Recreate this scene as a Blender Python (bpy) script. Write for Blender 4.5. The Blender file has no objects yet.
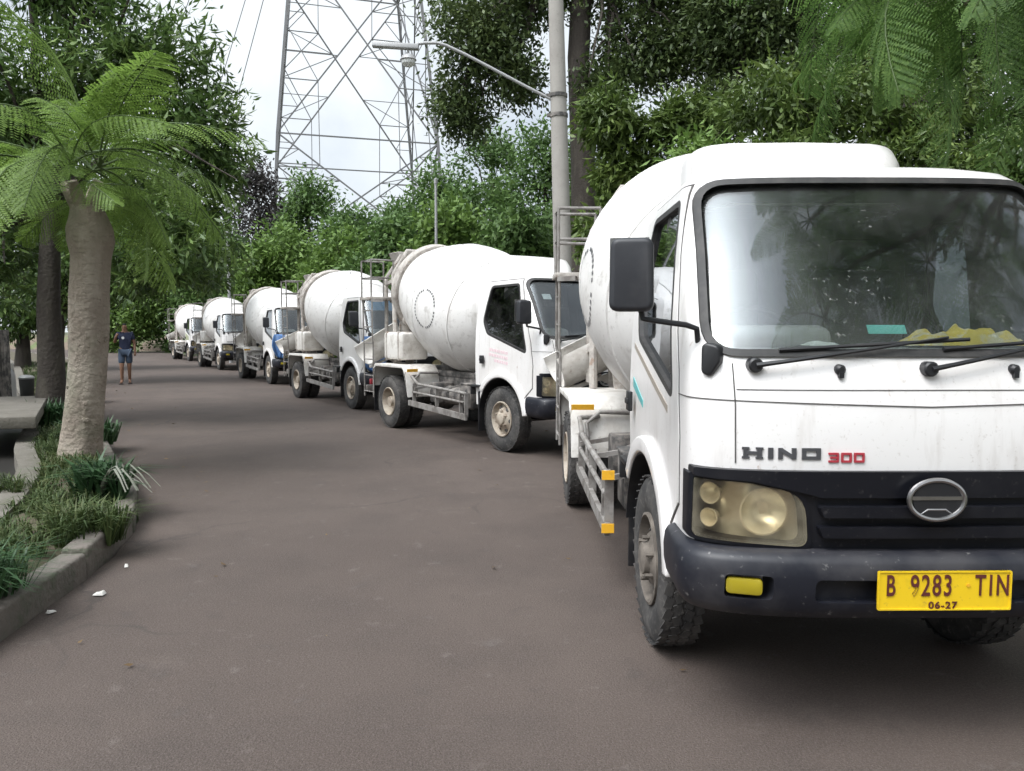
import bpy, bmesh, math, random
import numpy as np
from mathutils import Vector, Matrix, noise as mnoise

random.seed(7)
RNG = np.random.default_rng(11)
PI = math.pi
SC = bpy.context.scene
COL = SC.collection

# ------------------------------------------------------------------ camera
cam_d = bpy.data.cameras.new("camera")
cam = bpy.data.objects.new("camera", cam_d)
COL.objects.link(cam)
cam.location = (0, 0, 1.45)
cam.rotation_euler = (math.radians(90 - 4.12), 0, 0)
cam_d.sensor_width = 36
cam_d.lens = 27.07
cam_d.clip_start = 0.05
cam_d.clip_end = 2000
SC.camera = cam

# ------------------------------------------------------------------ sky, sun, exposure
SUN_ELEV, SUN_ROT = 58, 226          # degrees; soft, hazy tropical daylight from behind left
world = bpy.data.worlds.new("World")
SC.world = world
world.use_nodes = True
wn, wl = world.node_tree.nodes, world.node_tree.links
wn.clear()
w_out = wn.new("ShaderNodeOutputWorld")
w_bg = wn.new("ShaderNodeBackground")
w_bg.inputs["Strength"].default_value = 0.11
w_sky = wn.new("ShaderNodeTexSky")
w_sky.sky_type = 'NISHITA'
w_sky.sun_disc = False
w_sky.sun_elevation = math.radians(SUN_ELEV)
w_sky.sun_rotation = math.radians(SUN_ROT)
w_sky.dust_density = 2.0
w_tc = wn.new("ShaderNodeTexCoord")
w_noise = wn.new("ShaderNodeTexNoise")
w_noise.inputs["Scale"].default_value = 2.2
w_noise.inputs["Detail"].default_value = 7
w_noise.inputs["Roughness"].default_value = 0.55
w_ramp = wn.new("ShaderNodeValToRGB")
w_ramp.color_ramp.elements[0].position = 0.36
w_ramp.color_ramp.elements[0].color = (0.55, 0.55, 0.55, 1)
w_ramp.color_ramp.elements[1].position = 0.56
w_ramp.color_ramp.elements[1].color = (1, 1, 1, 1)
w_mix = wn.new("ShaderNodeMix")
w_mix.data_type = 'RGBA'
w_mix.inputs[7].default_value = (8.0, 8.5, 8.9, 1)
wl.new(w_tc.outputs["Generated"], w_noise.inputs["Vector"])
wl.new(w_noise.outputs["Fac"], w_ramp.inputs["Fac"])
wl.new(w_ramp.outputs["Color"], w_mix.inputs[0])
wl.new(w_sky.outputs["Color"], w_mix.inputs[6])
# thin cloud glows round the veiled sun
w_dot = wn.new("ShaderNodeVectorMath")
w_dot.operation = 'DOT_PRODUCT'
_az = math.radians(SUN_ROT)
_el = math.radians(SUN_ELEV)
w_dot.inputs[1].default_value = (math.sin(_az) * math.cos(_el), math.cos(_az) * math.cos(_el), math.sin(_el))
wl.new(w_tc.outputs["Generated"], w_dot.inputs[0])
w_mr = wn.new("ShaderNodeMapRange")
w_mr.inputs[1].default_value = math.cos(math.radians(42))
w_mr.inputs[2].default_value = 1.0
wl.new(w_dot.outputs["Value"], w_mr.inputs[0])
w_pw = wn.new("ShaderNodeMath")
w_pw.operation = 'POWER'
w_pw.inputs[1].default_value = 2.0
wl.new(w_mr.outputs[0], w_pw.inputs[0])
w_ma = wn.new("ShaderNodeMath")
w_ma.operation = 'MULTIPLY_ADD'
w_ma.inputs[1].default_value = 9.0
w_ma.inputs[2].default_value = 1.0
wl.new(w_pw.outputs[0], w_ma.inputs[0])
w_sc = wn.new("ShaderNodeVectorMath")
w_sc.operation = 'SCALE'
wl.new(w_mix.outputs[2], w_sc.inputs[0])
wl.new(w_ma.outputs[0], w_sc.inputs["Scale"])
wl.new(w_sc.outputs[0], w_bg.inputs["Color"])
wl.new(w_bg.outputs["Background"], w_out.inputs["Surface"])

sun_d = bpy.data.lights.new("sun", 'SUN')
sun_d.energy = 1.1
sun_d.angle = math.radians(18)
sun_d.color = (1.0, 0.95, 0.88)
sun = bpy.data.objects.new("sun", sun_d)
COL.objects.link(sun)
_az = math.radians(SUN_ROT)
_el = math.radians(SUN_ELEV)
# direction towards the sun: Nishita measures rotation clockwise from +Y
_sd = Vector((math.sin(_az) * math.cos(_el), math.cos(_az) * math.cos(_el), math.sin(_el)))
sun.rotation_euler = _sd.to_track_quat('Z', 'Y').to_euler()
sun.location = (0, 0, 30)

SC.view_settings.view_transform = 'Standard'
SC.view_settings.look = 'None'
SC.view_settings.gamma = 1
SC.view_settings.use_curve_mapping = False
SC.view_settings.exposure = 0.2
SC.cycles.use_denoising = True
SC.cycles.max_bounces = 6
SC.cycles.transparent_max_bounces = 12

# ------------------------------------------------------------------ materials
def new_mat(name):
    m = bpy.data.materials.new(name)
    m.use_nodes = True
    return m, m.node_tree.nodes, m.node_tree.links, m.node_tree.nodes["Principled BSDF"]

def noise_fac(nodes, links, scale, lo, hi, detail=5, vec=None, stretch=None, rough=0.6):
    """noise in object space pushed through a ramp from lo to hi: 0..1"""
    tc = nodes.new("ShaderNodeTexCoord")
    src = tc.outputs["Object"] if vec is None else vec
    if stretch:
        mp = nodes.new("ShaderNodeMapping")
        mp.inputs["Scale"].default_value = stretch
        links.new(src, mp.inputs["Vector"])
        src = mp.outputs["Vector"]
    oi = nodes.new("ShaderNodeObjectInfo")
    add = nodes.new("ShaderNodeVectorMath")
    add.operation = 'ADD'
    mul = nodes.new("ShaderNodeMath")
    mul.operation = 'MULTIPLY'
    mul.inputs[1].default_value = 37.0
    links.new(oi.outputs["Random"], mul.inputs[0])
    links.new(src, add.inputs[0])
    links.new(mul.outputs[0], add.inputs[1])
    n = nodes.new("ShaderNodeTexNoise")
    n.inputs["Scale"].default_value = scale
    n.inputs["Detail"].default_value = detail
    n.inputs["Roughness"].default_value = rough
    links.new(add.outputs[0], n.inputs["Vector"])
    r = nodes.new("ShaderNodeMapRange")
    r.inputs[1].default_value = lo
    r.inputs[2].default_value = hi
    links.new(n.outputs["Fac"], r.inputs[0])
    return r.outputs[0]

def mixc(nodes, links, fac, a, b):
    m = nodes.new("ShaderNodeMix")
    m.data_type = 'RGBA'
    for sock, v in ((6, a), (7, b)):
        if isinstance(v, (tuple, list)):
            m.inputs[sock].default_value = (*v[:3], 1)
        else:
            links.new(v, m.inputs[sock])
    if isinstance(fac, (int, float)):
        m.inputs[0].default_value = fac
    else:
        links.new(fac, m.inputs[0])
    return m.outputs[2]

def bump(nodes, links, bsdf, scale, strength, dist=0.01, detail=6):
    tc = nodes.new("ShaderNodeTexCoord")
    n = nodes.new("ShaderNodeTexNoise")
    n.inputs["Scale"].default_value = scale
    n.inputs["Detail"].default_value = detail
    links.new(tc.outputs["Object"], n.inputs["Vector"])
    b = nodes.new("ShaderNodeBump")
    b.inputs["Strength"].default_value = strength
    b.inputs["Distance"].default_value = dist
    links.new(n.outputs["Fac"], b.inputs["Height"])
    links.new(b.outputs["Normal"], bsdf.inputs["Normal"])

def pmat(name, color, rough=0.5, metal=0.0, dirt=None, layers=(), bmp=None, coat=0.0, spec=0.5):
    """layers: (colour, scale, lo, hi, amount, stretch)"""
    m, N, L, B = new_mat(name)
    B.inputs["Roughness"].default_value = rough
    B.inputs["Metallic"].default_value = metal
    B.inputs["Specular IOR Level"].default_value = spec
    if coat:
        B.inputs["Coat Weight"].default_value = coat
        B.inputs["Coat Roughness"].default_value = 0.12
    c = color
    for (lc, sc, lo, hi, amt, st) in layers:
        f = noise_fac(N, L, sc, lo, hi, stretch=st)
        mm = N.new("ShaderNodeMath")
        mm.operation = 'MULTIPLY'
        mm.inputs[1].default_value = amt
        L.new(f, mm.inputs[0])
        c = mixc(N, L, mm.outputs[0], c, lc)
    if isinstance(c, tuple):
        B.inputs["Base Color"].default_value = (*c, 1)
    else:
        L.new(c, B.inputs["Base Color"])
    if bmp:
        bump(N, L, B, *bmp)
    return m

M = {}
DUST = (0.36, 0.31, 0.27)
CEM = (0.30, 0.27, 0.245)
M['paint'] = pmat('white_paint', (0.74, 0.715, 0.70), 0.32, layers=[
    ((0.60, 0.56, 0.53), 2.2, .45, .75, .5, None), (DUST, 16, .55, .78, .38, (1, 1, .16)), (DUST, 60, .60, .74, .4, None), ((.34, .22, .15), 26, .68, .76, .6, (1, 1, .5))], bmp=(2.2, .10, .02), coat=0.3)
M['drum'] = pmat('drum_paint', (0.75, 0.73, 0.71), 0.42, layers=[((.40, .365, .33), 7, .56, .74, .55, (1, 1, .18)), 
    ((0.52, 0.48, 0.45), 1.3, .42, .66, .35, None), (CEM, 6, .58, .72, .55, None), (CEM, 30, .58, .74, .45, None)], coat=0.15)
M['cement'] = pmat('cement_caked_steel', (0.40, 0.37, 0.34), 0.85, layers=[
    ((0.20, 0.17, 0.15), 6, .45, .65, .8, None), ((0.56, 0.52, 0.47), 18, .5, .7, .7, None), ((0.22, 0.12, 0.07), 11, .6, .7, .6, None)],
    bmp=(40, .6, .01))
M['whitecem'] = pmat('cement_stained_white', (0.66, 0.635, 0.60), 0.6, layers=[
    ((0.36, 0.32, 0.28), 4, .48, .68, .75, None), ((0.25, 0.2, 0.17), 25, .6, .72, .6, None)], bmp=(60, .25, .005))
M['frame'] = pmat('chassis_steel', (0.045, 0.043, 0.042), 0.7, layers=[(CEM, 7, .44, .66, .85, None), ((.2, .17, .15), 30, .5, .7, .5, None)], bmp=(60, .3, .005))
M['guard'] = pmat('guard_rail_steel', (0.25, 0.235, 0.22), 0.6, layers=[((0.12, 0.105, 0.095), 9, .45, .62, .85, None)])
M['dark'] = pmat('navy_black_plastic', (0.006, 0.0065, 0.010), 0.4, spec=.35, layers=[((0.05, 0.048, 0.05), 4, .48, .75, .22, None), ((.13, .12, .115), 45, .62, .75, .3, None)])
M['bumper'] = pmat('scuffed_bumper_plastic', (0.010, 0.011, 0.017), 0.45, spec=.4, layers=[((0.085, 0.08, 0.082), 3.5, .48, .72, .45, None), ((.26, .25, .24), 35, .63, .74, .5, None)])
M['black'] = pmat('black_plastic', (0.014, 0.014, 0.016), 0.45, layers=[((.07, .065, .06), 8, .5, .75, .4, None)])
M['mirror'] = pmat('mirror_housing_plastic', (0.022, 0.023, 0.028), 0.5, layers=[((.06, .058, .06), 6, .45, .7, .5, None)], bmp=(300, .15, .002))
M['rubber'] = pmat('tyre_rubber', (0.03, 0.029, 0.029), 0.85, layers=[((.14, .128, .118), 5, .42, .70, .55, None), ((.20, .185, .17), 40, .55, .72, .4, None)], bmp=(80, .3, .004))
M['seal'] = pmat('window_rubber', (0.022, 0.021, 0.021), 0.6, layers=[((.09, .08, .075), 12, .45, .7, .4, None)])
M['rim'] = pmat('rim_steel', (0.37, 0.32, 0.26), 0.6, layers=[((.22, .17, .13), 10, .45, .62, .8, None), ((.16, .09, .05), 25, .58, .7, .6, None)])
M['chrome'] = pmat('worn_chrome', (0.42, 0.41, 0.41), 0.3, 1.0, layers=[((.3, .28, .27), 30, .5, .7, .5, None)])
M['letter'] = pmat('grey_letter', (0.13, 0.13, 0.14), 0.35, .6)
M['red'] = pmat('red_letter', (0.38, 0.035, 0.05), 0.45)
M['yplate'] = pmat('yellow_plate_paint', (0.78, 0.52, 0.012), 0.45, layers=[((.42, .28, .03), 12, .55, .75, .5, None), ((.3, .2, .05), 60, .62, .72, .5, None)])
M['pletter'] = pmat('plate_character_paint', (0.10, 0.022, 0.018), 0.5)
M['reflect'] = pmat('amber_reflector', (0.80, 0.42, 0.03), 0.35, layers=[((.4, .24, .05), 30, .55, .7, .5, None)])
M['foglamp'] = pmat('yellow_fog_lens', (0.33, 0.26, 0.012), 0.3, layers=[((.3, .24, .05), 20, .5, .7, .5, None)], coat=.4)
M['gap'] = pmat('panel_gap', (0.07, 0.065, 0.062), 0.8)
M['housing'] = pmat('lamp_reflector', (0.92, 0.90, 0.84), 0.25, .55, layers=[((.42, .36, .27), 7, .4, .7, .5, None)])
M['dash'] = pmat('dusty_dashboard', (0.30, 0.28, 0.26), 0.8, layers=[((.2, .18, .165), 9, .45, .65, .6, None)])
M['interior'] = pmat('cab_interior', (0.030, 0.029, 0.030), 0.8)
M['seatfab'] = pmat('seat_vinyl', (0.06, 0.058, 0.06), 0.7)
M['ycloth'] = pmat('yellow_rag', (0.62, 0.44, 0.07), 0.9, layers=[((.5, .45, .36), 14, .5, .6, .7, None)])
M['cyan'] = pmat('turquoise_sticker', (0.14, 0.52, 0.44), 0.5)
M['pinkink'] = pmat('pink_decal', (0.70, 0.53, 0.56), 0.5)
M['teal'] = pmat('teal_decal', (0.10, 0.38, 0.38), 0.4)
M['greystripe'] = pmat('grey_brown_decal', (0.30, 0.26, 0.22), 0.5)
M['blue'] = pmat('blue_tarpaulin', (0.055, 0.14, 0.32), 0.7, layers=[((.12, .16, .24), 8, .45, .65, .6, None)])
M['redsun'] = pmat('red_visor_strip', (0.55, 0.05, 0.06), 0.5)
M['blueglass'] = pmat('blue_visor_strip', (0.06, 0.17, 0.30), 0.4)
M['bluejug'] = pmat('olive_paint', (0.30, 0.33, 0.18), 0.5, layers=[(CEM, 9, .45, .65, .7, None)])

def glass_mat(name, tint, dust, dustcol=(0.5, 0.49, 0.47), spotty=False, sheen=0):
    m, N, L, B = new_mat(name)
    N.remove(B)
    out = [n for n in N if n.type == 'OUTPUT_MATERIAL'][0]
    tr = N.new("ShaderNodeBsdfTransparent")
    tr.inputs[0].default_value = (*tint, 1)
    gl = N.new("ShaderNodeBsdfGlossy")
    gl.inputs["Roughness"].default_value = 0.015
    gl.inputs["Color"].default_value = (.95, .97, 1, 1)
    fr = N.new("ShaderNodeLayerWeight")          # Schlick's law, the same from both sides
    fr.inputs["Blend"].default_value = 0.5
    pw = N.new("ShaderNodeMath")
    pw.operation = 'POWER'
    pw.inputs[1].default_value = 4.0
    L.new(fr.outputs["Facing"], pw.inputs[0])
    mul = N.new("ShaderNodeMath")
    mul.operation = 'MULTIPLY_ADD'
    mul.inputs[1].default_value = 0.95
    mul.inputs[2].default_value = 0.05
    L.new(pw.outputs[0], mul.inputs[0])
    mx = N.new("ShaderNodeMixShader")
    L.new(mul.outputs[0], mx.inputs[0])
    L.new(tr.outputs[0], mx.inputs[1])
    L.new(gl.outputs[0], mx.inputs[2])
    df = N.new("ShaderNodeBsdfDiffuse")
    df.inputs[0].default_value = (*dustcol, 1)
    f = noise_fac(N, L, 3.0, .35, .85, detail=6)
    a = N.new("ShaderNodeMath")
    a.operation = 'MULTIPLY'
    a.inputs[1].default_value = dust
    L.new(f, a.inputs[0])
    if spotty:
        f2 = noise_fac(N, L, 55, .64, .72, detail=3)
        f3 = noise_fac(N, L, 3.2, .48, .62, detail=2)
        b2 = N.new("ShaderNodeMath")
        b2.operation = 'MULTIPLY'
        L.new(f2, b2.inputs[0])
        L.new(f3, b2.inputs[1])
        b3 = N.new("ShaderNodeMath")
        b3.operation = 'MULTIPLY_ADD'
        b3.inputs[1].default_value = 0.30
        L.new(b2.outputs[0], b3.inputs[0])
        L.new(a.outputs[0], b3.inputs[2])
        a = b3
    mx2 = N.new("ShaderNodeMixShader")
    L.new(a.outputs[0], mx2.inputs[0])
    L.new(mx.outputs[0], mx2.inputs[1])
    L.new(df.outputs[0], mx2.inputs[2])
    if sheen:                                    # film of dust that scatters the glare of the sky
        g2 = N.new("ShaderNodeBsdfGlossy")
        g2.inputs["Roughness"].default_value = 0.24
        mx3 = N.new("ShaderNodeMixShader")
        mx3.inputs[0].default_value = sheen
        L.new(mx2.outputs[0], mx3.inputs[1])
        L.new(g2.outputs[0], mx3.inputs[2])
        mx2 = mx3
    L.new(mx2.outputs[0], out.inputs["Surface"])
    return m
M['glass'] = glass_mat('windscreen_glass', (.74, .78, .78), .055, spotty=True, sheen=.035)
M['sideglass'] = glass_mat('door_glass', (.40, .42, .43), .06)
M['lens'] = glass_mat('yellowed_lamp_lens', (.98, .94, .84), .30, (0.88, 0.82, 0.66))

def leaf_mat(name, dark, mid, light, trans=0.28, rough=0.5, spec=.4):
    m, N, L, B = new_mat(name)
    g = N.new("ShaderNodeNewGeometry")
    r = N.new("ShaderNodeValToRGB")
    e = r.color_ramp.elements
    e[0].color = (*dark, 1)
    e[1].color = (*light, 1)
    k = e.new(.55)
    k.color = (*mid, 1)
    f = noise_fac(N, L, .9, .3, .7, detail=3)
    a = N.new("ShaderNodeMath")
    a.operation = 'MULTIPLY_ADD'
    a.inputs[1].default_value = 0.55
    L.new(g.outputs["Random Per Island"], a.inputs[0])
    b = N.new("ShaderNodeMath")
    b.operation = 'MULTIPLY'
    b.inputs[1].default_value = 0.45
    L.new(f, b.inputs[0])
    L.new(b.outputs[0], a.inputs[2])
    L.new(a.outputs[0], r.inputs["Fac"])
    L.new(r.outputs["Color"], B.inputs["Base Color"])
    B.inputs["Roughness"].default_value = rough
    B.inputs["Specular IOR Level"].default_value = spec
    t = N.new("ShaderNodeBsdfTranslucent")
    L.new(r.outputs["Color"], t.inputs["Color"])
    mx = N.new("ShaderNodeMixShader")
    mx.inputs[0].default_value = trans
    out = [n for n in N if n.type == 'OUTPUT_MATERIAL'][0]
    L.new(B.outputs[0], mx.inputs[1])
    L.new(t.outputs[0], mx.inputs[2])
    L.new(mx.outputs[0], out.inputs["Surface"])
    return m
M['mango'] = leaf_mat('dark_glossy_leaf', (.032, .065, .018), (.095, .16, .042), (.22, .30, .09), .28, .38)
M['canopy'] = leaf_mat('canopy_leaf', (.030, .050, .020), (.072, .105, .036), (.145, .19, .06), .25, .45)
M['liana'] = leaf_mat('light_green_leaf', (.04, .07, .016), (.095, .145, .032), (.19, .25, .065), .32, .5)
M['far'] = leaf_mat('far_leaf', (.05, .095, .030), (.10, .175, .05), (.16, .25, .07), .3, .6)
M['far2'] = leaf_mat('far_yellowish_leaf', (.07, .125, .03), (.13, .215, .045), (.20, .30, .08), .3, .6)
M['far3'] = leaf_mat('purplish_leaf', (.035, .030, .032), (.062, .055, .055), (.085, .085, .07), .25, .6)
M['frond'] = leaf_mat('feathery_leaflet', (.095, .165, .034), (.18, .28, .058), (.29, .41, .11), .42, .5)
M['frondblue'] = leaf_mat('feathery_leaflet_bluish', (.075, .15, .042), (.15, .26, .068), (.26, .39, .11), .5, .5)
M['grass'] = leaf_mat('grass_blade', (.026, .048, .013), (.055, .085, .024), (.13, .14, .055), .2, .6)
M['strap'] = leaf_mat('strap_leaf', (.020, .048, .018), (.035, .08, .03), (.07, .13, .05), .2, .45)
M['palestrap'] = leaf_mat('pale_strap_leaf', (.20, .22, .16), (.30, .31, .25), (.38, .39, .33), .2, .5)
M['rachis'] = pmat('green_leaf_stalk', (.07, .11, .03), .6)
M['bark'] = pmat('pale_bark', (0.25, 0.205, 0.165), 0.9, layers=[((.36, .31, .255), 4, .45, .62, .8, (1, 1, .5)), ((.10, .078, .055), 7, .56, .70, .6, (.7, .7, 3.0)), ((.15, .16, .10), 3, .5, .7, .4, None)],
                 bmp=(22, .9, .03))
M['darkbark'] = pmat('dark_bark', (0.040, 0.032, 0.026), 0.9, layers=[((.075, .065, .05), 6, .45, .65, .7, (1, 1, .3))], bmp=(20, .8, .03))
M['concrete'] = pmat('concrete', (0.31, 0.29, 0.265), 0.85, layers=[((.26, .24, .22), 3, .45, .65, .7, None), ((.18, .17, .15), 25, .58, .72, .5, None)], bmp=(50, .3, .006))
M['oldconcrete'] = pmat('mossy_old_concrete', (0.15, 0.135, 0.115), 0.9, layers=[((.11, .10, .08), 4, .42, .6, .8, None), ((.22, .20, .175), 16, .55, .7, .5, None)], bmp=(35, .6, .012))
M['kerb'] = pmat('weathered_kerb', (0.145, 0.125, 0.108), 0.9, layers=[((.11, .10, .085), 3.5, .42, .6, .85, None), ((.07, .085, .05), 7, .52, .68, .7, None)], bmp=(30, .7, .02))
M['galv'] = pmat('galvanised_steel', (0.16, 0.16, 0.165), 0.6, .15, layers=[((.13, .125, .12), 1.5, .45, .65, .6, None)])
M['lampgrey'] = pmat('lamp_grey', (0.33, 0.33, 0.33), 0.5, .2)
M['lampglass'] = pmat('lamp_bowl', (0.62, 0.63, 0.62), 0.25)
M['wire'] = pmat('cable', (0.12, 0.12, 0.125), .6)
M['navy'] = pmat('navy_cotton', (0.013, 0.018, 0.045), .9, layers=[((.03, .035, .065), 20, .4, .6, .5, None)])
M['denim'] = pmat('denim', (0.045, 0.065, 0.10), .9)
M['skin'] = pmat('brown_skin', (0.20, 0.105, 0.065), .6)
M['hair'] = pmat('black_hair', (0.012, 0.010, 0.010), .6)
M['sandal'] = pmat('dark_sandal', (0.03, 0.02, 0.018), .7)
M['whiteprint'] = pmat('white_print', (0.7, 0.7, 0.7), .7)
M['litter'] = pmat('paper_litter', (0.62, 0.60, 0.56), .8)
M['soil'] = pmat('planter_soil', (0.085, 0.065, 0.045), .95, layers=[((.05, .06, .025), 5, .45, .62, .8, None), ((.15, .12, .085), 20, .55, .7, .6, None)], bmp=(18, .8, .03))
M['ground'] = pmat('ground_soil', (0.085, 0.07, 0.05), .95, layers=[((.05, .085, .025), .35, .42, .58, .9, None), ((.12, .10, .07), 2.5, .5, .7, .6, None)], bmp=(6, .8, .05))
M['binblack'] = pmat('black_bin_plastic', (.02, .02, .02), .5)

def asphalt():
    m, N, L, B = new_mat('worn_asphalt')
    B.inputs["Roughness"].default_value = .82
    B.inputs["Specular IOR Level"].default_value = .35
    f1 = noise_fac(N, L, .22, .38, .65, 4)
    f2 = noise_fac(N, L, 1.4, .45, .72, 7)
    f3 = noise_fac(N, L, 95, .42, .72, 4)
    f4 = noise_fac(N, L, .9, .66, .74, 6, stretch=(1, .55, 1))
    f5 = noise_fac(N, L, 9, .62, .76, 5)
    f6 = noise_fac(N, L, 260, .56, .70, 2)
    f7 = noise_fac(N, L, 4.5, .63, .72, 3)
    c = mixc(N, L, f1, (.057, .042, .036), (.088, .067, .057))
    def sc(f, k):
        q = N.new("ShaderNodeMath")
        q.operation = 'MULTIPLY'
        q.inputs[1].default_value = k
        L.new(f, q.inputs[0])
        return q.outputs[0]
    c = mixc(N, L, sc(f2, .8), c, (.045, .034, .030))
    c = mixc(N, L, sc(f3, .5), c, (.140, .115, .100))
    c = mixc(N, L, sc(f4, .65), c, (.050, .043, .041))
    f8 = noise_fac(N, L, 1.1, .60, .76, 8, rough=.72)
    c = mixc(N, L, sc(f8, .55), c, (.135, .108, .092))
    c = mixc(N, L, sc(f5, .5), c, (.17, .145, .13))
    c = mixc(N, L, sc(f6, .7), c, (.20, .165, .145))
    c = mixc(N, L, sc(f7, .32), c, (.045, .037, .035))
    v = N.new("ShaderNodeTexVoronoi")
    v.feature = 'DISTANCE_TO_EDGE'
    v.inputs["Scale"].default_value = .42
    tc = N.new("ShaderNodeTexCoord")
    wv = N.new("ShaderNodeTexNoise")
    wv.inputs["Scale"].default_value = 1.8
    wv.inputs["Detail"].default_value = 6
    ad = N.new("ShaderNodeVectorMath")
    ad.operation = 'MULTIPLY_ADD'
    ad.inputs[1].default_value = (.9, .9, .9)
    L.new(tc.outputs["Object"], wv.inputs["Vector"])
    L.new(wv.outputs["Color"], ad.inputs[0])
    L.new(tc.outputs["Object"], ad.inputs[2])
    L.new(ad.outputs[0], v.inputs["Vector"])
    cr = N.new("ShaderNodeMapRange")
    cr.inputs[1].default_value = .003
    cr.inputs[2].default_value = .012
    cr.inputs[3].default_value = .55
    cr.inputs[4].default_value = 0
    L.new(v.outputs["Distance"], cr.inputs[0])
    brk = noise_fac(N, L, .6, .5, .62, 2)
    q = N.new("ShaderNodeMath")
    q.operation = 'MULTIPLY'
    L.new(cr.outputs[0], q.inputs[0])
    L.new(brk, q.inputs[1])
    c = mixc(N, L, q.outputs[0], c, (.04, .034, .032))
    L.new(c, B.inputs["Base Color"])
    bump(N, L, B, 120, .8, .008, 4)
    return m
M['asphalt'] = asphalt()

# ------------------------------------------------------------------ mesh helpers
class MB:
    def __init__(s):
        s.v, s.f = [], []
    def add(s, verts, faces):
        o = len(s.v)
        s.v += [tuple(p) for p in verts]
        s.f += [tuple(i + o for i in fc) for fc in faces]
        return s
    def box(s, c, d, rot=None):
        hx, hy, hz = d[0] / 2, d[1] / 2, d[2] / 2
        vs = [Vector((x, y, z)) for x in (-hx, hx) for y in (-hy, hy) for z in (-hz, hz)]
        if rot is not None:
            vs = [rot @ p for p in vs]
        c = Vector(c)
        return s.add([p + c for p in vs], [(0, 1, 3, 2), (4, 6, 7, 5), (0, 4, 5, 1), (2, 3, 7, 6), (0, 2, 6, 4), (1, 5, 7, 3)])
    def bar(s, a, b, w, h=None, up=(0, 0, 1)):
        a, b = Vector(a), Vector(b)
        h = h or w
        t = (b - a).normalized()
        u = Vector(up)
        if abs(t.dot(u)) > .95:
            u = Vector((0, 1, 0))
        x = t.cross(u).normalized()
        y = x.cross(t).normalized()
        vs = []
        for p in (a, b):
            for sx, sy in ((-1, -1), (1, -1), (1, 1), (-1, 1)):
                vs.append(p + x * sx * w / 2 + y * sy * h / 2)
        return s.add(vs, [(3, 2, 1, 0), (4, 5, 6, 7), (0, 1, 5, 4), (1, 2, 6, 5), (2, 3, 7, 6), (3, 0, 4, 7)])
    def tube(s, pts, r, n=8, closed=False):
        pts = [Vector(p) for p in pts]
        k = len(pts)
        rs = r if isinstance(r, (list, tuple)) else [r] * k
        vs, fs = [], []
        ux = None
        for i, p in enumerate(pts):
            a = pts[i - 1] if (i > 0 or closed) else p
            b = pts[(i + 1) % k] if (i < k - 1 or closed) else p
            t = (b - a).normalized()
            if ux is None:
                u = Vector((0, 0, 1)) if abs(t.z) < .9 else Vector((0, 1, 0))
                ux = t.cross(u).normalized()
            else:
                ux = (ux - t * ux.dot(t)).normalized()
            uy = t.cross(ux)
            for j in range(n):
                q = 2 * PI * j / n
                vs.append(p + (ux * math.cos(q) + uy * math.sin(q)) * rs[i])
        for i in range(k if closed else k - 1):
            i2 = (i + 1) % k
            for j in range(n):
                j2 = (j + 1) % n
                fs.append((i * n + j, i * n + j2, i2 * n + j2, i2 * n + j))
        if not closed:
            fs.append(tuple(range(n - 1, -1, -1)))
            fs.append(tuple((k - 1) * n + j for j in range(n)))
        return s.add(vs, fs)
    def lathe(s, prof, mat, n=32, cap=True):
        """prof: (axial, radius) along local +X of mat"""
        vs, fs = [], []
        for (a, r) in prof:
            for j in range(n):
                q = 2 * PI * j / n
                vs.append(mat @ Vector((a, r * math.cos(q), r * math.sin(q))))
        for i in range(len(prof) - 1):
            for j in range(n):
                j2 = (j + 1) % n
                fs.append((i * n + j, i * n + j2, (i + 1) * n + j2, (i + 1) * n + j))
        if cap:
            fs.append(tuple(range(n - 1, -1, -1)))
            fs.append(tuple((len(prof) - 1) * n + j for j in range(n)))
        return s.add(vs, fs)
    def prism(s, poly, axis, a, b):
        """poly in the other two axes; extruded along axis from a to b"""
        n = len(poly)
        def P(q, t):
            return (t, q[0], q[1]) if axis == 'x' else (q[0], t, q[1]) if axis == 'y' else (q[0], q[1], t)
        vs = [P(q, a) for q in poly] + [P(q, b) for q in poly]
        fs = [tuple(range(n)), tuple(range(2 * n - 1, n - 1, -1))]
        fs += [(i, i + n, (i + 1) % n + n, (i + 1) % n) for i in range(n)]
        return s.add(vs, fs)
    def ringprism(s, po, pi, axis, a, b):
        n = len(po)
        def P(q, t):
            return (t, q[0], q[1]) if axis == 'x' else (q[0], t, q[1]) if axis == 'y' else (q[0], q[1], t)
        vs = [P(q, a) for q in po] + [P(q, b) for q in po] + [P(q, a) for q in pi] + [P(q, b) for q in pi]
        fs = []
        for i in range(n):
            j = (i + 1) % n
            fs += [(i, i + n, j + n, j), (2 * n + i, 2 * n + j, 3 * n + j, 3 * n + i), (i, j, 2 * n + j, 2 * n + i), (n + i, 3 * n + i, 3 * n + j, n + j)]
        return s.add(vs, fs)
    def mesh(s, name='m', bevel=0, seg=2, angle=35, fixn=True):
        me = bpy.data.meshes.new(name)
        me.from_pydata(s.v, [], s.f)
        if fixn or bevel:
            bm = bmesh.new()
            bm.from_mesh(me)
            bmesh.ops.recalc_face_normals(bm, faces=bm.faces)
            if bevel:
                es = [e for e in bm.edges if len(e.link_faces) == 2 and e.calc_face_angle(0) > .5]
                bmesh.ops.bevel(bm, geom=es, offset=bevel, segments=seg, profile=.5, affect='EDGES', clamp_overlap=True)
            bm.to_mesh(me)
            bm.free()
        smooth(me, angle)
        return me
    def build(s, name, mat, parent=None, bevel=0, seg=2, angle=35):
        return link(name, s.mesh(name, bevel, seg, angle), mat, parent)

def smooth(me, angle=35):
    for p in me.polygons:
        p.use_smooth = True
    me.set_sharp_from_angle(angle=math.radians(angle))

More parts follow.
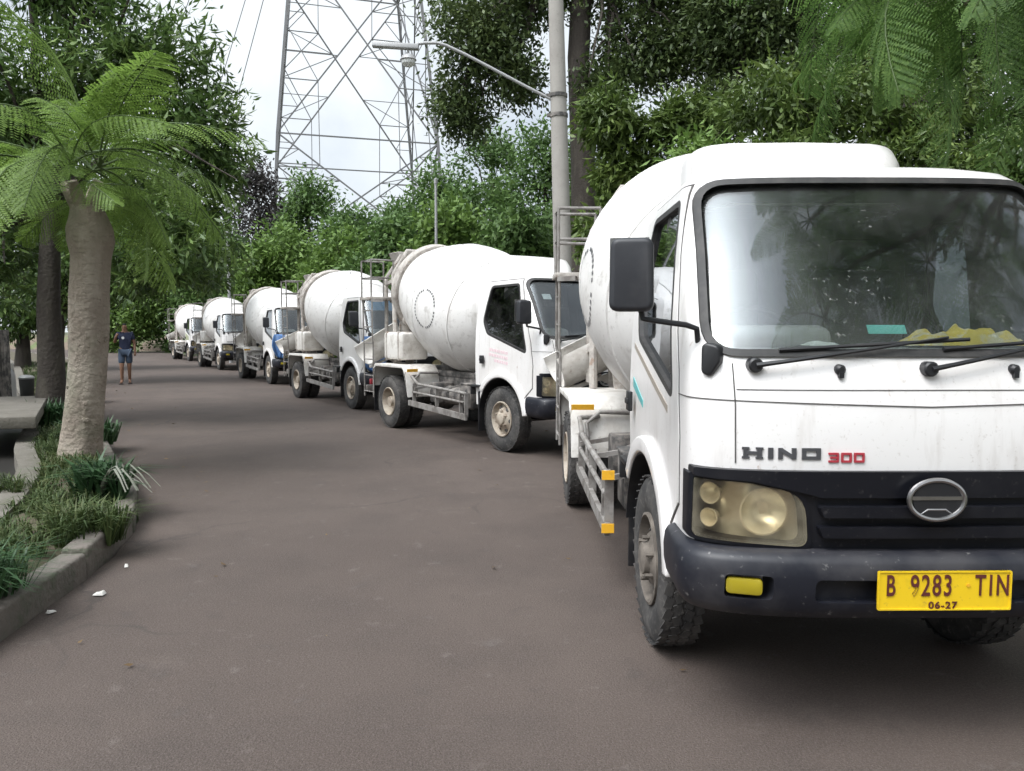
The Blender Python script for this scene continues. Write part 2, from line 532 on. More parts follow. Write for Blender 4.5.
def link(name, me, mat, parent=None):
    o = bpy.data.objects.new(name, me)
    COL.objects.link(o)
    if mat is not None and len(me.materials) < 2:
        me.materials.clear()
        me.materials.append(mat)
    if parent is not None:
        o.parent = parent
    return o

def thing(name, label, cat, loc=(0, 0, 0), rz=0, group=None):
    o = bpy.data.objects.new(name, None)
    COL.objects.link(o)
    o.empty_display_size = .2
    o.location = loc
    o.rotation_euler = (0, 0, rz)
    return tag(o, label, cat, group)

def tag(o, label=None, cat=None, group=None, kind=None):
    if label:
        o['label'] = label
    if cat:
        o['category'] = cat
    if group:
        o['group'] = group
    if kind:
        o['kind'] = kind
    return o

def copy_tree(o, parent=None):
    c = o.copy()
    COL.objects.link(c)
    if parent is not None:
        c.parent = parent
    for ch in list(o.children):
        copy_tree(ch, c)
    return c

def boolean(a, b, op='DIFFERENCE'):
    """a, b meshes -> new mesh"""
    oa = bpy.data.objects.new('tmp_a', a)
    ob = bpy.data.objects.new('tmp_b', b)
    COL.objects.link(oa)
    COL.objects.link(ob)
    md = oa.modifiers.new('b', 'BOOLEAN')
    md.operation = op
    md.object = ob
    md.solver = 'EXACT'
    dg = bpy.context.evaluated_depsgraph_get()
    dg.update()
    me = bpy.data.meshes.new_from_object(oa.evaluated_get(dg))
    bpy.data.objects.remove(oa)
    bpy.data.objects.remove(ob)
    return me

def mirrored(me):
    m2 = me.copy()
    m2.transform(Matrix.Diagonal((-1, 1, 1, 1)))
    m2.flip_normals()
    return m2

def rpoly(corners, r, n=5):
    """polygon with rounded corners; r may be a list"""
    out = []
    k = len(corners)
    for i in range(k):
        p = Vector(corners[i]).to_2d()
        a = (Vector(corners[i - 1]).to_2d() - p)
        b = (Vector(corners[(i + 1) % k]).to_2d() - p)
        rr = r[i] if isinstance(r, (list, tuple)) else r
        la, lb = a.length, b.length
        a.normalize()
        b.normalize()
        ang = math.acos(max(-1, min(1, a.dot(b))))
        d = min(rr / math.tan(ang / 2), la * .49, lb * .49)
        p0, p1 = p + a * d, p + b * d
        for j in range(n + 1):
            t = j / n
            q = p0 * (1 - t) ** 2 + p * 2 * t * (1 - t) + p1 * t * t
            out.append((q.x, q.y))
    return out

def offset_poly(corners, d):
    """grow a polygon (either winding) by d"""
    k = len(corners)
    area = sum(corners[i][0] * corners[(i + 1) % k][1] - corners[(i + 1) % k][0] * corners[i][1] for i in range(k))
    sg = 1 if area > 0 else -1
    out = []
    for i in range(k):
        p0, p, p1 = (Vector(corners[j % k]).to_2d() for j in (i - 1, i, i + 1))
        e0 = (p - p0).normalized()
        e1 = (p1 - p).normalized()
        n0 = Vector((e0.y, -e0.x)) * sg
        n1 = Vector((e1.y, -e1.x)) * sg
        b = (n0 + n1)
        b = b / max(.3, b.dot(n0))
        q = p + b * d
        out.append((q.x, q.y))
    return out

def text_mesh(txt, size, extrude=.001, bold=0.0, sx=1.0, spacing=1.0):
    """letters standing in the local XZ plane facing -Y, centred"""
    cu = bpy.data.curves.new('t', 'FONT')
    cu.body = txt
    cu.size = size
    cu.extrude = extrude
    cu.offset = bold
    cu.space_character = spacing
    cu.align_x = 'CENTER'
    cu.align_y = 'CENTER'
    o = bpy.data.objects.new('tmp_t', cu)
    COL.objects.link(o)
    dg = bpy.context.evaluated_depsgraph_get()
    dg.update()
    me = bpy.data.meshes.new_from_object(o.evaluated_get(dg))
    bpy.data.objects.remove(o)
    me.transform(Matrix.Rotation(PI / 2, 4, 'X') @ Matrix.Diagonal((sx, 1, 1, 1)))
    return me

# ------------------------------------------------------------------ vegetation helpers
def quads_mesh(name, V):
    """V: (N,4,3) array of quads -> mesh"""
    V = np.ascontiguousarray(V, dtype=np.float32)
    n = V.shape[0]
    me = bpy.data.meshes.new(name)
    me.vertices.add(n * 4)
    me.vertices.foreach_set('co', V.reshape(-1))
    me.loops.add(n * 4)
    me.loops.foreach_set('vertex_index', np.arange(n * 4, dtype=np.int32))
    me.polygons.add(n)
    me.polygons.foreach_set('loop_start', np.arange(0, n * 4, 4, dtype=np.int32))
    me.update(calc_edges=True)
    return me

def norm(a):
    return a / np.maximum(np.linalg.norm(a, axis=-1, keepdims=True), 1e-9)

def leaf_quads(P, D, Nn, L, W):
    S = norm(np.cross(D, Nn))
    L = L[:, None]
    W = W[:, None]
    mid = P + D * L * .42 - Nn * L * .06
    return np.stack([P, mid + S * W * .5, P + D * L, mid - S * W * .5], axis=1)

def crown_points(lobes, seed, gap=.0, gscale=.8, surf=2.2):
    rng = np.random.default_rng(seed)
    pts, outs = [], []
    for (c, r, n) in lobes:
        d = norm(rng.normal(size=(n * 2, 3)))
        rad = rng.random(n * 2) ** (1 / surf)
        # uneven outline: radius modulated by noise of direction
        k = 0
        for i in range(n * 2):
            q = Vector(d[i]) * 1.7 + Vector(c)
            m = .80 + .42 * mnoise.noise(q)
            p = np.array(c) + d[i] * np.array(r) * rad[i] * m
            if gap and mnoise.noise(Vector(p) * gscale + Vector((seed * 3.1, 0, 0))) < gap:
                continue
            pts.append(p)
            outs.append(d[i])
            k += 1
            if k >= n:
                break
    return np.array(pts), np.array(outs)

def whorl_leaves(pts, outs, per, L, W, seed, droop=.35, spread=.9, jit=.12):
    """clusters of leaves round shoot tips"""
    rng = np.random.default_rng(seed + 100)
    n = len(pts)
    P = np.repeat(pts, per, axis=0) + rng.normal(size=(n * per, 3)) * jit
    O = np.repeat(outs, per, axis=0)
    D = norm(O * .7 + rng.normal(size=(n * per, 3)) * spread + np.array([0, 0, -droop]))
    Nn = norm(np.cross(D, norm(rng.normal(size=(n * per, 3)))))
    Nn = np.where(Nn[:, 2:3] < 0, -Nn, Nn)
    Nn = norm(Nn + np.array([0, 0, .5]))
    Ls = L * rng.uniform(.65, 1.25, n * per)
    return leaf_quads(P, D, Nn, Ls, Ls * (W / L))

def wobbly(pts, amp, seed):
    return [Vector(p) + Vector((mnoise.noise(Vector((i * 1.3, seed, 0))), mnoise.noise(Vector((i * 1.3, seed, 9))), 0)) * amp for i, p in enumerate(pts)]

def branch(mb, a, b, r0, r1, seed, n=7, bow=.12, sides=8):
    a, b = Vector(a), Vector(b)
    L = (b - a).length
    pts, rs = [], []
    for i in range(n):
        t = i / (n - 1)
        p = a.lerp(b, t)
        k = math.sin(t * PI)
        p += Vector((mnoise.noise(Vector((seed, i * .7, 1))), mnoise.noise(Vector((seed, i * .7, 5))), mnoise.noise(Vector((seed, i * .7, 8))) + .6)) * L * bow * k
        pts.append(p)
        rs.append(r0 + (r1 - r0) * t)
    mb.tube(pts, rs, sides)
    return pts

def tree(name, label, base, trunk_pts, trunk_r, lobes, leafmat, per, L, W, seed, barkmat=None, gap=-.05, gscale=.8, group=None, droop=.35, spread=.9, jit=.12, surf=2.2, limb_r=.5, rz=0):
    """trunk (with limbs) and a leafy crown; coordinates are relative to base"""
    t = thing(name, label, 'tree', base, rz, group)
    mb = MB()
    k = len(trunk_pts)
    mb.tube(trunk_pts, [trunk_r * (1.35 if i == 0 else 1 - .45 * i / (k - 1)) for i in range(k)], 12)
    top = Vector(trunk_pts[-1])
    low = Vector(trunk_pts[max(0, k - 2)])
    for i, (c, r, n) in enumerate(lobes):
        s = low.lerp(top, random.Random(seed + i).uniform(.3, 1))
        pp = branch(mb, s, c, trunk_r * limb_r, trunk_r * .12, seed + i * 3.3)
        rr = random.Random(seed * 7 + i)
        for q in range(4):
            e = Vector(c) + Vector((rr.uniform(-1, 1) * r[0], rr.uniform(-1, 1) * r[1], rr.uniform(-.8, 1) * r[2])) * .8
            branch(mb, pp[rr.choice((3, 4, 5))], e, trunk_r * .18, trunk_r * .04, seed + i + q * 5.1, 5, .1, 5)
    mb.build('trunk', barkmat or M['darkbark'], t)
    pts, outs = crown_points(lobes, seed, gap, gscale, surf)
    link('crown', quads_mesh('crown', whorl_leaves(pts, outs, per, L, W, seed, droop, spread, jit)), leafmat, t)
    return t

def frond_template(npin=15, nleaf=15, length=1.0, droop=.35, seed=0, bend=0.0):
    """a twice-feathered leaf along +X: leaflets as quads, and the stalk points"""
    rng = np.random.default_rng(seed)
    def stalk(t):
        return np.array([length * t * (1 - .10 * droop * t), length * bend * t * t, length * (.10 * math.sin(t * PI) - droop * t * t)])
    Q = []
    for i in range(npin):
        t = .14 + .86 * (i + .5) / npin
        b = stalk(t)
        tg = norm(stalk(min(1, t + .02)) - stalk(t - .02))
        up = norm(np.cross(np.cross(tg, np.array([0, 0, 1.0])), tg))
        sd = np.cross(up, tg)
        pl = length * .30 * (math.sin(PI * min(1, (t * .93 + .06))) ** .55) * rng.uniform(.88, 1.08) + .02
        for s in (-1, 1):
            ang = math.radians(58 - 22 * t + rng.uniform(-4, 4))
            pd = norm(sd * s * math.sin(ang) + tg * math.cos(ang) - up * rng.uniform(.10, .35))
            for j in range(nleaf):
                u = (j + .6) / nleaf
                p = b + pd * pl * u - up * pl * .22 * u * u
                for s2 in (-1, 1):
                    ls = norm(np.cross(pd, up)) * s2
                    ld = norm(ls * .93 + pd * .36 - up * .12)
                    ll = length * .029 * rng.uniform(.8, 1.15) * (1.05 - .5 * abs(u - .4))
                    ww = ll * .56
                    wd = pd * ww * .5
                    m = p + ld * ll * .5
                    Q.append([p, m + wd, p + ld * ll, m - wd])
    Q = np.array(Q)
    S = [stalk(t) for t in np.linspace(0, 1, 8)]
    return Q, S

FT = [frond_template(20, 16, 1.0, d, i, b) for i, (d, b) in enumerate(((.22, .10), (.45, -.16), (.75, .14), (.35, .22), (.55, -.06)))]

def place_fronds(specs):
    """specs: (base, yaw, pitch, roll, scale, template)"""
    qs = []
    mb = MB()
    for (b, yaw, pitch, roll, sc, k) in specs:
        R = np.array(Matrix.Rotation(yaw, 3, 'Z') @ Matrix.Rotation(-pitch, 3, 'Y') @ Matrix.Rotation(roll, 3, 'X')) * sc
        Q, S = FT[k]
        qs.append(Q @ R.T + np.array(b))
        sp = [R @ s + np.array(b) for s in S]
        mb.tube(sp, [.0085 * sc * (1 - .75 * i / 7) + .001 for i in range(8)], 4)
    return np.concatenate(qs), mb

def blades(centers, n, h, w, lean, seed):
    """grass-like bent blades: two quads each sharing an island"""
    rng = np.random.default_rng(seed)
    V, F = [], []
    for c in centers:
        for i in range(n):
            a = rng.uniform(0, 2 * PI)
            ln = lean * rng.uniform(.3, 1.3)
            hh = h * rng.uniform(.55, 1.2)
            d = np.array([math.cos(a), math.sin(a), 0])
            s = np.array([-d[1], d[0], 0]) * w * .5
            p0 = np.array(c) + d * rng.uniform(0, .03)
            p1 = p0 + d * ln * hh * .35 + np.array([0, 0, hh * .62])
            p2 = p0 + d * ln * hh * 1.0 + np.array([0, 0, hh * (1.0 - .42 * min(1.4, ln))])
            o = len(V)
            V += [p0 - s, p0 + s, p1 + s * .8, p1 - s * .8, p2]
            F += [(o, o + 1, o + 2, o + 3), (o + 3, o + 2, o + 4)]
    me = bpy.data.meshes.new('blades')
    me.from_pydata([tuple(v) for v in V], [], F)
    return me

# ================================================================== SETTING
def sheet(name, poly, z, mat, kind='structure'):
    me = bpy.data.meshes.new(name)
    me.from_pydata([(x, y, z) for x, y in poly], [], [tuple(range(len(poly)))])
    o = link(name, me, mat)
    return tag(o, kind=kind)

def smooth_line(pts, n=8):
    out = []
    P = [Vector((*p, 0)) for p in pts]
    for i in range(len(P) - 1):
        p0, p1, p2, p3 = P[max(0, i - 1)], P[i], P[i + 1], P[min(len(P) - 1, i + 2)]
        for j in range(n):
            t = j / n
            q = .5 * ((2 * p1) + (-p0 + p2) * t + (2 * p0 - 5 * p1 + 4 * p2 - p3) * t * t + (-p0 + 3 * p1 - 3 * p2 + p3) * t ** 3)
            out.append((q.x, q.y))
    out.append((P[-1].x, P[-1].y))
    return out

sheet('ground', [(-400, -300), (400, -300), (400, 500), (-400, 500)], -0.03, M['ground'])
LEFT = smooth_line([(-1.6, -14), (-1.9, -4), (-2.25, 1.5), (-2.44, 4.05), (-2.62, 5.1), (-3.05, 6.2), (-4.4, 8.4), (-5.6, 10.4), (-8.2, 15), (-11.6, 21), (-16.5, 29.5), (-23, 39), (-31, 48), (-44, 60)])
RIGHT = smooth_line([(4.2, -14), (4.0, -2), (3.5, 5), (2.9, 9), (1.2, 13.5), (-1.8, 19), (-6.5, 27), (-11.5, 35), (-18, 44), (-26, 53), (-38, 66)])
rv = [(x, y, 0.0) for x, y in LEFT] + [(x, y, 0.0) for x, y in RIGHT]
nl, nr = len(LEFT), len(RIGHT)
def resample(line, n):
    P = np.array(line)
    d = np.concatenate([[0], np.cumsum(np.linalg.norm(np.diff(P, axis=0), axis=1))])
    s = np.linspace(0, d[-1], n)
    return np.stack([np.interp(s, d, P[:, 0]), np.interp(s, d, P[:, 1])], 1)
A, Bq = resample(LEFT, 90), resample(RIGHT, 90)
rv = [(*p, 0.0) for p in A] + [(*p, 0.0) for p in Bq]
rf = [(i, 90 + i, 91 + i, i + 1) for i in range(89)]
me = bpy.data.meshes.new('road')
me.from_pydata(rv, [], rf)
tag(link('road', me, M['asphalt']), kind='structure')

# kerb along the planter and onward beside the road: short weathered stones, one setting piece
kb = MB()
KL = resample(LEFT, 260)
rr = random.Random(5)
i = 0
acc = 0
pieces = []
while i < 200:
    step = 3
    a, b = KL[i], KL[min(259, i + step)]
    d = np.array([b[0] - a[0], b[1] - a[1]])
    ln = np.linalg.norm(d)
    d /= ln
    nrm = np.array([-d[1], d[0]])
    gap = .012
    if not (3.70 < (a[1] + b[1]) / 2 < 3.86):
        h = .17 + rr.uniform(-.02, .015)
        a2 = a + d * gap + nrm * (.07 + rr.uniform(-.012, .012))
        b2 = b - d * gap + nrm * (.07 + rr.uniform(-.012, .012))
        mid = (a2 + b2) / 2
        kb.box((mid[0], mid[1], h / 2 - .04), (ln - 2 * gap, .15, h + .08), Matrix.Rotation(math.atan2(d[1], d[0]) + rr.uniform(-.02, .02), 3, 'Z'))
    i += step
tag(kb.build('kerb', M['kerb'], bevel=.022, seg=3, angle=50), kind='structure')

# planted strip, soil raised behind the kerb
strip = [(x - .14, y) for x, y in LEFT if y > -13] 
inner = [(-2.7, -13), (-2.95, 0), (-3.1, 3.0), (-3.45, 5.0), (-4.35, 7.0), (-5.4, 8.6), (-7.6, 12.4), (-10.5, 16.6), (-14, 22), (-19, 29.5), (-26, 39), (-34, 48), (-46, 60)]
S1, S2 = resample(strip, 120), resample(smooth_line(inner), 120)
vs, fs = [], []
W_ = 6
for i in range(120):
    for j in range(W_):
        t = j / (W_ - 1)
        p = S1[i] * (1 - t) + S2[i] * t
        z = .10 + .07 * math.sin(t * PI) + .05 * mnoise.noise(Vector((p[0] * 2, p[1] * 2, 3)))
        vs.append((p[0], p[1], z))
for i in range(119):
    for j in range(W_ - 1):
        a = i * W_ + j
        fs.append((a, a + 1, a + W_ + 1, a + W_))
me = bpy.data.meshes.new('planting_strip')
me.from_pydata(vs, [], fs)
smooth(me, 80)
tag(link('planting_strip', me, M['soil']), kind='structure')

# narrow concrete edge (drain wall) left of the strip, then the dark drain
dw = MB()
IN = resample(smooth_line(inner), 150)
L2 = IN.copy()
vs, fs = [], []
for i in range(100):
    d = IN[min(149, i + 1)] - IN[max(0, i - 1)]
    d /= np.linalg.norm(d)
    n_ = np.array([-d[1], d[0]])
    for off, z in ((-.02, -.5), (-.02, .17), (.17, .17), (.17, -.5)):
        p = IN[i] + n_ * off
        vs.append((p[0], p[1], z))
for i in range(99):
    for j in range(3):
        a = i * 4 + j
        fs.append((a, a + 1, a + 5, a + 4))
dw.add(vs, fs)
tag(dw.build('drain_wall', M['oldconcrete'], angle=30), kind='structure')


# ================================================================== CONCRETE MIXER TRUCKS
# local frame: front of the truck at y=0 facing -Y, ground at z=0
CZ = [.52, .75, 1.0, 1.2, 1.36, 1.45, 1.75, 2.00, 2.05, 2.09, 2.12, 2.135]
CYF = [.04, .015, .0, .015, .065, .12, .30, .47, .505, .56, .65, .78]
CW = [.775, .785, .79, .79, .785, .780, .745, .705, .69, .655, .58, .46]
CYB = [1.56, 1.56, 1.56, 1.56, 1.56, 1.56, 1.56, 1.55, 1.54, 1.52, 1.47, 1.38]
CD, CN, CNS = .23, 3.2, 53

def outline(yf, w, yb, off=0.0, D=CD):
    pts = [(-(w - off) * .965, yb - off)]
    D = max(.02, D - off * .2)
    for i in range(CNS):
        t = -PI / 2 + PI * i / (CNS - 1)
        s, c = math.sin(t), max(0.0, math.cos(t))
        x = (w - off) * math.copysign(abs(s) ** (2 / CN), s)
        y = yf + off + D * (1 - c ** (2 / CN))
        pts.append((x, y))
    pts.append(((w - off) * .965, yb - off))
    return pts

def cab_loft(off, z0=.52, floor=None):
    """closed surface of the cab grown inward by off"""
    zs = sorted(set(CZ + [.60, .68, .85, .92, 1.1, 1.28, 1.55, 1.65, 1.85, 1.93]))
    if floor is not None:
        zs = [floor] + [z for z in zs if z > floor + .02]
    V, F = [], []
    n = CNS + 2
    for z in zs:
        yf, w, yb = (np.interp(z, CZ, q) for q in (CYF, CW, CYB))
        k = min(1, max(0, (z - 1.95) / .185))
        zz = z - off * k
        if z == zs[0] and floor is None:
            zz = z + (off if off < 0 else 0)
        for (x, y) in outline(yf, w, yb, off):
            V.append((x, y, zz))
    for i in range(len(zs) - 1):
        for j in range(n):
            j2 = (j + 1) % n
            F.append((i * n + j, i * n + j2, (i + 1) * n + j2, (i + 1) * n + j))
    F.append(tuple(range(n - 1, -1, -1)))
    F.append(tuple((len(zs) - 1) * n + j for j in range(n)))
    return V, F

def mesh_of(V, F, inside=None, two=False):
    bm = bmesh.new()
    me = bpy.data.meshes.new('loft')
    me.from_pydata(V, [], F)
    bm.from_mesh(me)
    bmesh.ops.recalc_face_normals(bm, faces=bm.faces)
    if inside:
        m2 = bpy.data.meshes.new('loft2')
        m2.from_pydata(inside[0], [], inside[1])
        b2 = bmesh.new()
        b2.from_mesh(m2)
        bmesh.ops.recalc_face_normals(b2, faces=b2.faces)
        bmesh.ops.reverse_faces(b2, faces=b2.faces)
        if two:
            for f in b2.faces:
                f.material_index = 1
        b2.to_mesh(m2)
        b2.free()
        bm.from_mesh(m2)
    if two:
        me.materials.append(M['paint'])
        me.materials.append(M['interior'])
    bm.to_mesh(me)
    bm.free()
    return me

def shell(o1, o2):
    return mesh_of(*cab_loft(o1), inside=cab_loft(o2))

def front_y(x, z, off=0.0):
    yf, w = np.interp(z, CZ, CYF), np.interp(z, CZ, CW)
    u = min(1, abs(x) / (w - off))
    return float(yf + off + CD * (1 - (1 - u ** CN) ** (1 / CN)))

WS = [(-.733, 1.372), (.733, 1.372), (.672, 2.035), (-.672, 2.035)]
WS_R = [.10, .10, .11, .11]
DW = [(.66, 1.975), (1.27, 1.975), (1.385, 1.56), (1.27, 1.41), (.41, 1.19)]
DW_R = [.05, .08, .12, .10, .04]
ARC = [(.95 + .56 * math.cos(a), .40 + .56 * math.sin(a)) for a in [math.radians(v) for v in range(38, 151, 8)]]
DOOR = [(.62, 2.035), (1.32, 2.035), (1.455, 1.58), (1.455, .80)] + ARC + [(.30, .80), (.285, 1.05), (.33, 1.30)]

# ---- windscreen, seal, cab body by cutting real openings
ws_poly = rpoly(WS, WS_R, 6)
ws_big = rpoly(offset_poly(WS, .013), [r + .013 for r in WS_R], 6)
ws_small = rpoly(offset_poly(WS, -.012), [r - .01 for r in WS_R], 6)
dw_poly = rpoly(DW, DW_R, 5)
dw_big = rpoly(offset_poly(DW, .026), [r + .02 for r in DW_R], 5)
dw_small = rpoly(offset_poly(DW, -.012), [max(.02, r - .01) for r in DW_R], 5)
HL = [(-.782, .940), (-.60, .930), (-.425, .895), (-.405, .705), (-.782, .722)]
HL_R = [.01, .02, .10, .035, .02]
hl_poly = rpoly(HL, HL_R, 5)
hl_r = [(-x, z) for x, z in hl_poly][::-1]

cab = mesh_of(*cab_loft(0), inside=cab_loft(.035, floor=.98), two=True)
def dark(mb):
    """cutter whose cut faces take the cab's dark lining material"""
    me = mb.mesh('c')
    me.materials.append(M['paint'])
    me.materials.append(M['interior'])
    for p in me.polygons:
        p.material_index = 1
    return me
cut = MB()
cut.prism(ws_poly, 'y', -.5, 1.0)
cab = boolean(cab, dark(cut))
cut = MB()
cut.prism(dw_poly, 'x', -1.2, 1.2)
cab = boolean(cab, dark(cut))
cut = MB()
cut.lathe([(-1.2, .50), (1.2, .50)], Matrix.Translation((0, .95, .40)), 48)
cab = boolean(cab, dark(cut))
cut = MB()
cut.prism(hl_poly, 'y', -.5, .24)
cut.prism(hl_r, 'y', -.5, .24)
cab = boolean(cab, dark(cut))

def clip(o1, o2, mbs):
    return boolean(shell(o1, o2), mbs.mesh('c'), 'INTERSECT')

glass_me = clip(.010, .016, MB().prism(ws_small, 'y', -.5, 1.0))
seal_me = clip(-.010, .040, MB().ringprism(ws_big, ws_small, 'y', -.5, 1.0))
sideglass_me = clip(.014, .019, MB().prism(dw_small, 'x', -1.2, -.3))
dseal_me = clip(-.007, .03, MB().ringprism(rpoly(offset_poly(DW, .014), [r + .012 for r in DW_R], 5), dw_small, 'x', -1.2, -.3))
door_me = boolean(clip(-.006, .012, MB().prism(DOOR, 'x', -1.2, -.645)), MB().prism(dw_poly, 'x', -1.3, -.3).mesh('c'))
dgap_me = clip(-.0015, .004, MB().ringprism(offset_poly(DOOR, .009), offset_poly(DOOR, -.003), 'x', -1.2, -.645))
gap_me = [clip(-.0025, .004, q) for q in (
    MB().prism([(-.83, 1.212), (0, 1.188), (.83, 1.212), (.83, 1.2155), (0, 1.1915), (-.83, 1.2155)], 'y', -.4, .45),
    MB().prism([(-.645, 1.245), (.645, 1.245), (.645, 1.2475), (-.645, 1.2475)], 'y', -.4, .45),
    MB().box((-.652, -.1, 1.165), (.0035, .7, .34)), MB().box((.652, -.1, 1.165), (.0035, .7, .34)))]
# dark panel with louvres between the lamps
g1 = MB().prism(rpoly([(-.765, .965), (.765, .965), (.765, .695), (-.765, .695)], .01, 2), 'y', -.3, .165)
grille_me = boolean(clip(-.006, .012, g1), MB().prism(rpoly(offset_poly(HL, .006), HL_R, 5), 'y', -.5, .5).prism([(-x, z) for x, z in rpoly(offset_poly(HL, .006), HL_R, 5)][::-1], 'y', -.5, .5).mesh('c'))
top_band_me = clip(-.026, .006, MB().prism(rpoly([(-.785, .975), (.785, .975), (.785, .945), (.60, .936), (.41, .895), (.38, .885), (-.38, .885), (-.41, .895), (-.60, .936), (-.785, .945)], .008, 2), 'y', -.4, .185))
slat_me = [clip(-.042, .006, MB().prism(rpoly([(-.385, z + .022), (.385, z + .022), (.37, z - .016), (-.37, z - .016)], .008, 3), 'y', -.3, .3)) for z in (.835, .765)]
lens_me = clip(-.018, -.010, MB().prism(rpoly(offset_poly(HL, -.004), HL_R, 5), 'y', -.6, .2))
lrim_me = clip(-.014, .02, MB().ringprism(rpoly(offset_poly(HL, .010), HL_R, 5), rpoly(offset_poly(HL, -.002), HL_R, 5), 'y', -.6, .215))
lback_me = clip(.075, .085, MB().prism(hl_poly, 'y', -.6, .7))

# bumper: a moulded shell round the nose
def bumper_mesh():
    rows = [(.470, -.030), (.480, -.055), (.52, -.078), (.57, -.088), (.625, -.090), (.670, -.085), (.692, -.072), (.702, -.045)]
    def surf(extra):
        V = []
        for z, off in rows:
            V += [(x, y, z) for x, y in outline(.013, .745, .60, off + extra, D=.24)]
        n = CNS + 2
        F = []
        for i in range(len(rows) - 1):
            for j in range(n):
                F.append((i * n + j, i * n + (j + 1) % n, (i + 1) * n + (j + 1) % n, (i + 1) * n + j))
        F.append(tuple(range(n - 1, -1, -1)))
        F.append(tuple((len(rows) - 1) * n + j for j in range(n)))
        return V, F
    me = mesh_of(*surf(0))
    inn = MB()
    inn.prism(outline(.02, .71, 1.2, 0, D=.24), 'z', .3, .696)
    me = boolean(me, inn.mesh('c'))
    me = boolean(me, MB().box((0, .95, .62), (3, 1.12, .6)).mesh('c'))
    rec = MB()
    rec.prism(rpoly([(-.70, .628), (-.545, .628), (-.545, .545), (-.70, .545)], .02, 4), 'y', -.5, .10)
    rec.prism(rpoly([(.70, .628), (.545, .628), (.545, .545), (.70, .545)][::-1], .02, 4), 'y', -.5, .10)
    rec.prism(rpoly([(-.41, .62), (.36, .62), (.36, .54), (-.41, .54)], .025, 4), 'y', -.5, -.02)
    rec.box((0, -.2, .672), (1.1, .21, .008))
    return boolean(me, rec.mesh('c'))
bumper_me = bumper_mesh()

WB = 2.85                     # wheelbase
FA = .95                      # front axle
RA = FA + WB

def tyre_mesh():
    m = MB()
    prof = [(-.085, .205), (-.100, .235), (-.112, .295), (-.104, .345), (-.082, .376), (-.04, .384), (.04, .384), (.082, .376), (.104, .345), (.112, .295), (.100, .235), (.085, .205), (-.085, .205)]
    m.lathe(prof, Matrix.Identity(4), 48, cap=False)
    for row, x in enumerate((-.078, -.028, .028, .078)):
        for i in range(40):
            a = 2 * PI * (i + (row % 2) * .5) / 40
            R = Matrix.Rotation(a, 3, 'X')
            m.box(R @ Vector((x, 0, .386 if abs(x) < .05 else .381)), (.043, .054, .006), R @ Matrix.Rotation(.35 if row % 2 else -.35, 3, 'Z'))
    me = m.mesh('tyre', angle=40)
    me.transform(Matrix.Diagonal((.84, 1, 1, 1)))
    return me

def rim_mesh(front):
    """outer side at -X"""
    m = MB()
    if front:
        prof = [(.08, .205), (-.088, .212), (-.092, .200), (-.070, .190), (-.030, .178), (-.035, .150), (-.075, .115), (-.085, .085), (-.088, .080), (-.112, .072), (-.120, .05), (-.120, .0)]
    else:
        prof = [(.08, .205), (-.088, .212), (-.092, .200), (-.070, .190), (.000, .176), (.055, .150), (.060, .10), (.030, .085), (-.03, .078), (-.07, .07), (-.075, .0)]
    m.lathe(prof, Matrix.Identity(4), 36, cap=False)
    k = -.055 if front else .045
    for i in range(6):
        a = 2 * PI * (i + .25) / 6
        R = Matrix.Rotation(a, 3, 'X')
        m.lathe([(-.03, .011), (.02, .011)], Matrix.Translation(R @ Vector((k - .028, 0, .100))), 6)
    return m.mesh('rim', angle=35)

def hand_holes(front):
    out = []
    for i in range(6):
        m = MB()
        a = 2 * PI * (i + .75) / 6
        R = Matrix.Rotation(a, 3, 'X')
        c = R @ Vector((-.052 if front else .062, 0, .146))
        m.lathe([(-.006, .024), (.004, .024)], Matrix.Translation(c) @ R.to_4x4() @ Matrix.Rotation(.55 if front else -.9, 4, 'Y'), 14)
        out.append(m.mesh('hole'))
    return out

TYRE = tyre_mesh()
RIM_F, RIM_R = rim_mesh(True), rim_mesh(False)
HOLE_F, HOLE_R = hand_holes(True), hand_holes(False)
for q, mt in [(TYRE, 'rubber'), (RIM_F, 'rim'), (RIM_R, 'rim')] + [(h, 'gap') for h in HOLE_F + HOLE_R]:
    q.materials.append(M[mt])

def wheel(parent, x, y, side, front):
    """side -1: outer face to -X"""
    o = bpy.data.objects.new('wheel', RIM_F if front else RIM_R)
    COL.objects.link(o)
    o.parent = parent
    o.location = (x, y, .392)
    o.rotation_euler = (random.uniform(0, 6), 0, 0 if side < 0 else PI)
    for nm, me in [('tyre', TYRE)] + [('hand_hole', h) for h in (HOLE_F if front else HOLE_R)]:
        c = bpy.data.objects.new(nm, me)
        COL.objects.link(c)
        c.parent = o
    return o

DA = math.radians(14)
DRUM_M = Matrix.Translation((0, 1.80, 1.50)) @ Matrix.Rotation(DA, 4, 'X') @ Matrix.Rotation(PI / 2, 4, 'Z')
DPROF = [(0, .0), (0, .30), (.03, .42), (.10, .56), (.22, .69), (.40, .80), (.62, .870), (.85, .895), (1.10, .900), (1.30, .885), (1.55, .845), (1.9, .76), (2.3, .635), (2.7, .51), (2.88, .455), (2.90, .40)]
def drum_r(s):
    return float(np.interp(s, [p[0] for p in DPROF][1:], [p[1] for p in DPROF][1:]))
def drum_pt(s, phi, lift=0.0):
    """phi 0 = towards -X, + up"""
    r = drum_r(s) + lift
    # lathe local: X axis along the drum; ring (y,z)
    return DRUM_M @ Vector((s, r * math.cos(phi), r * math.sin(phi)))

def bar_letters(strokes, h, t):
    m = MB()
    for (x0, z0, x1, z1) in strokes:
        m.bar((x0, 0, z0), (x1, 0, z1), t, .006, up=(0, 1, 0))
    return m

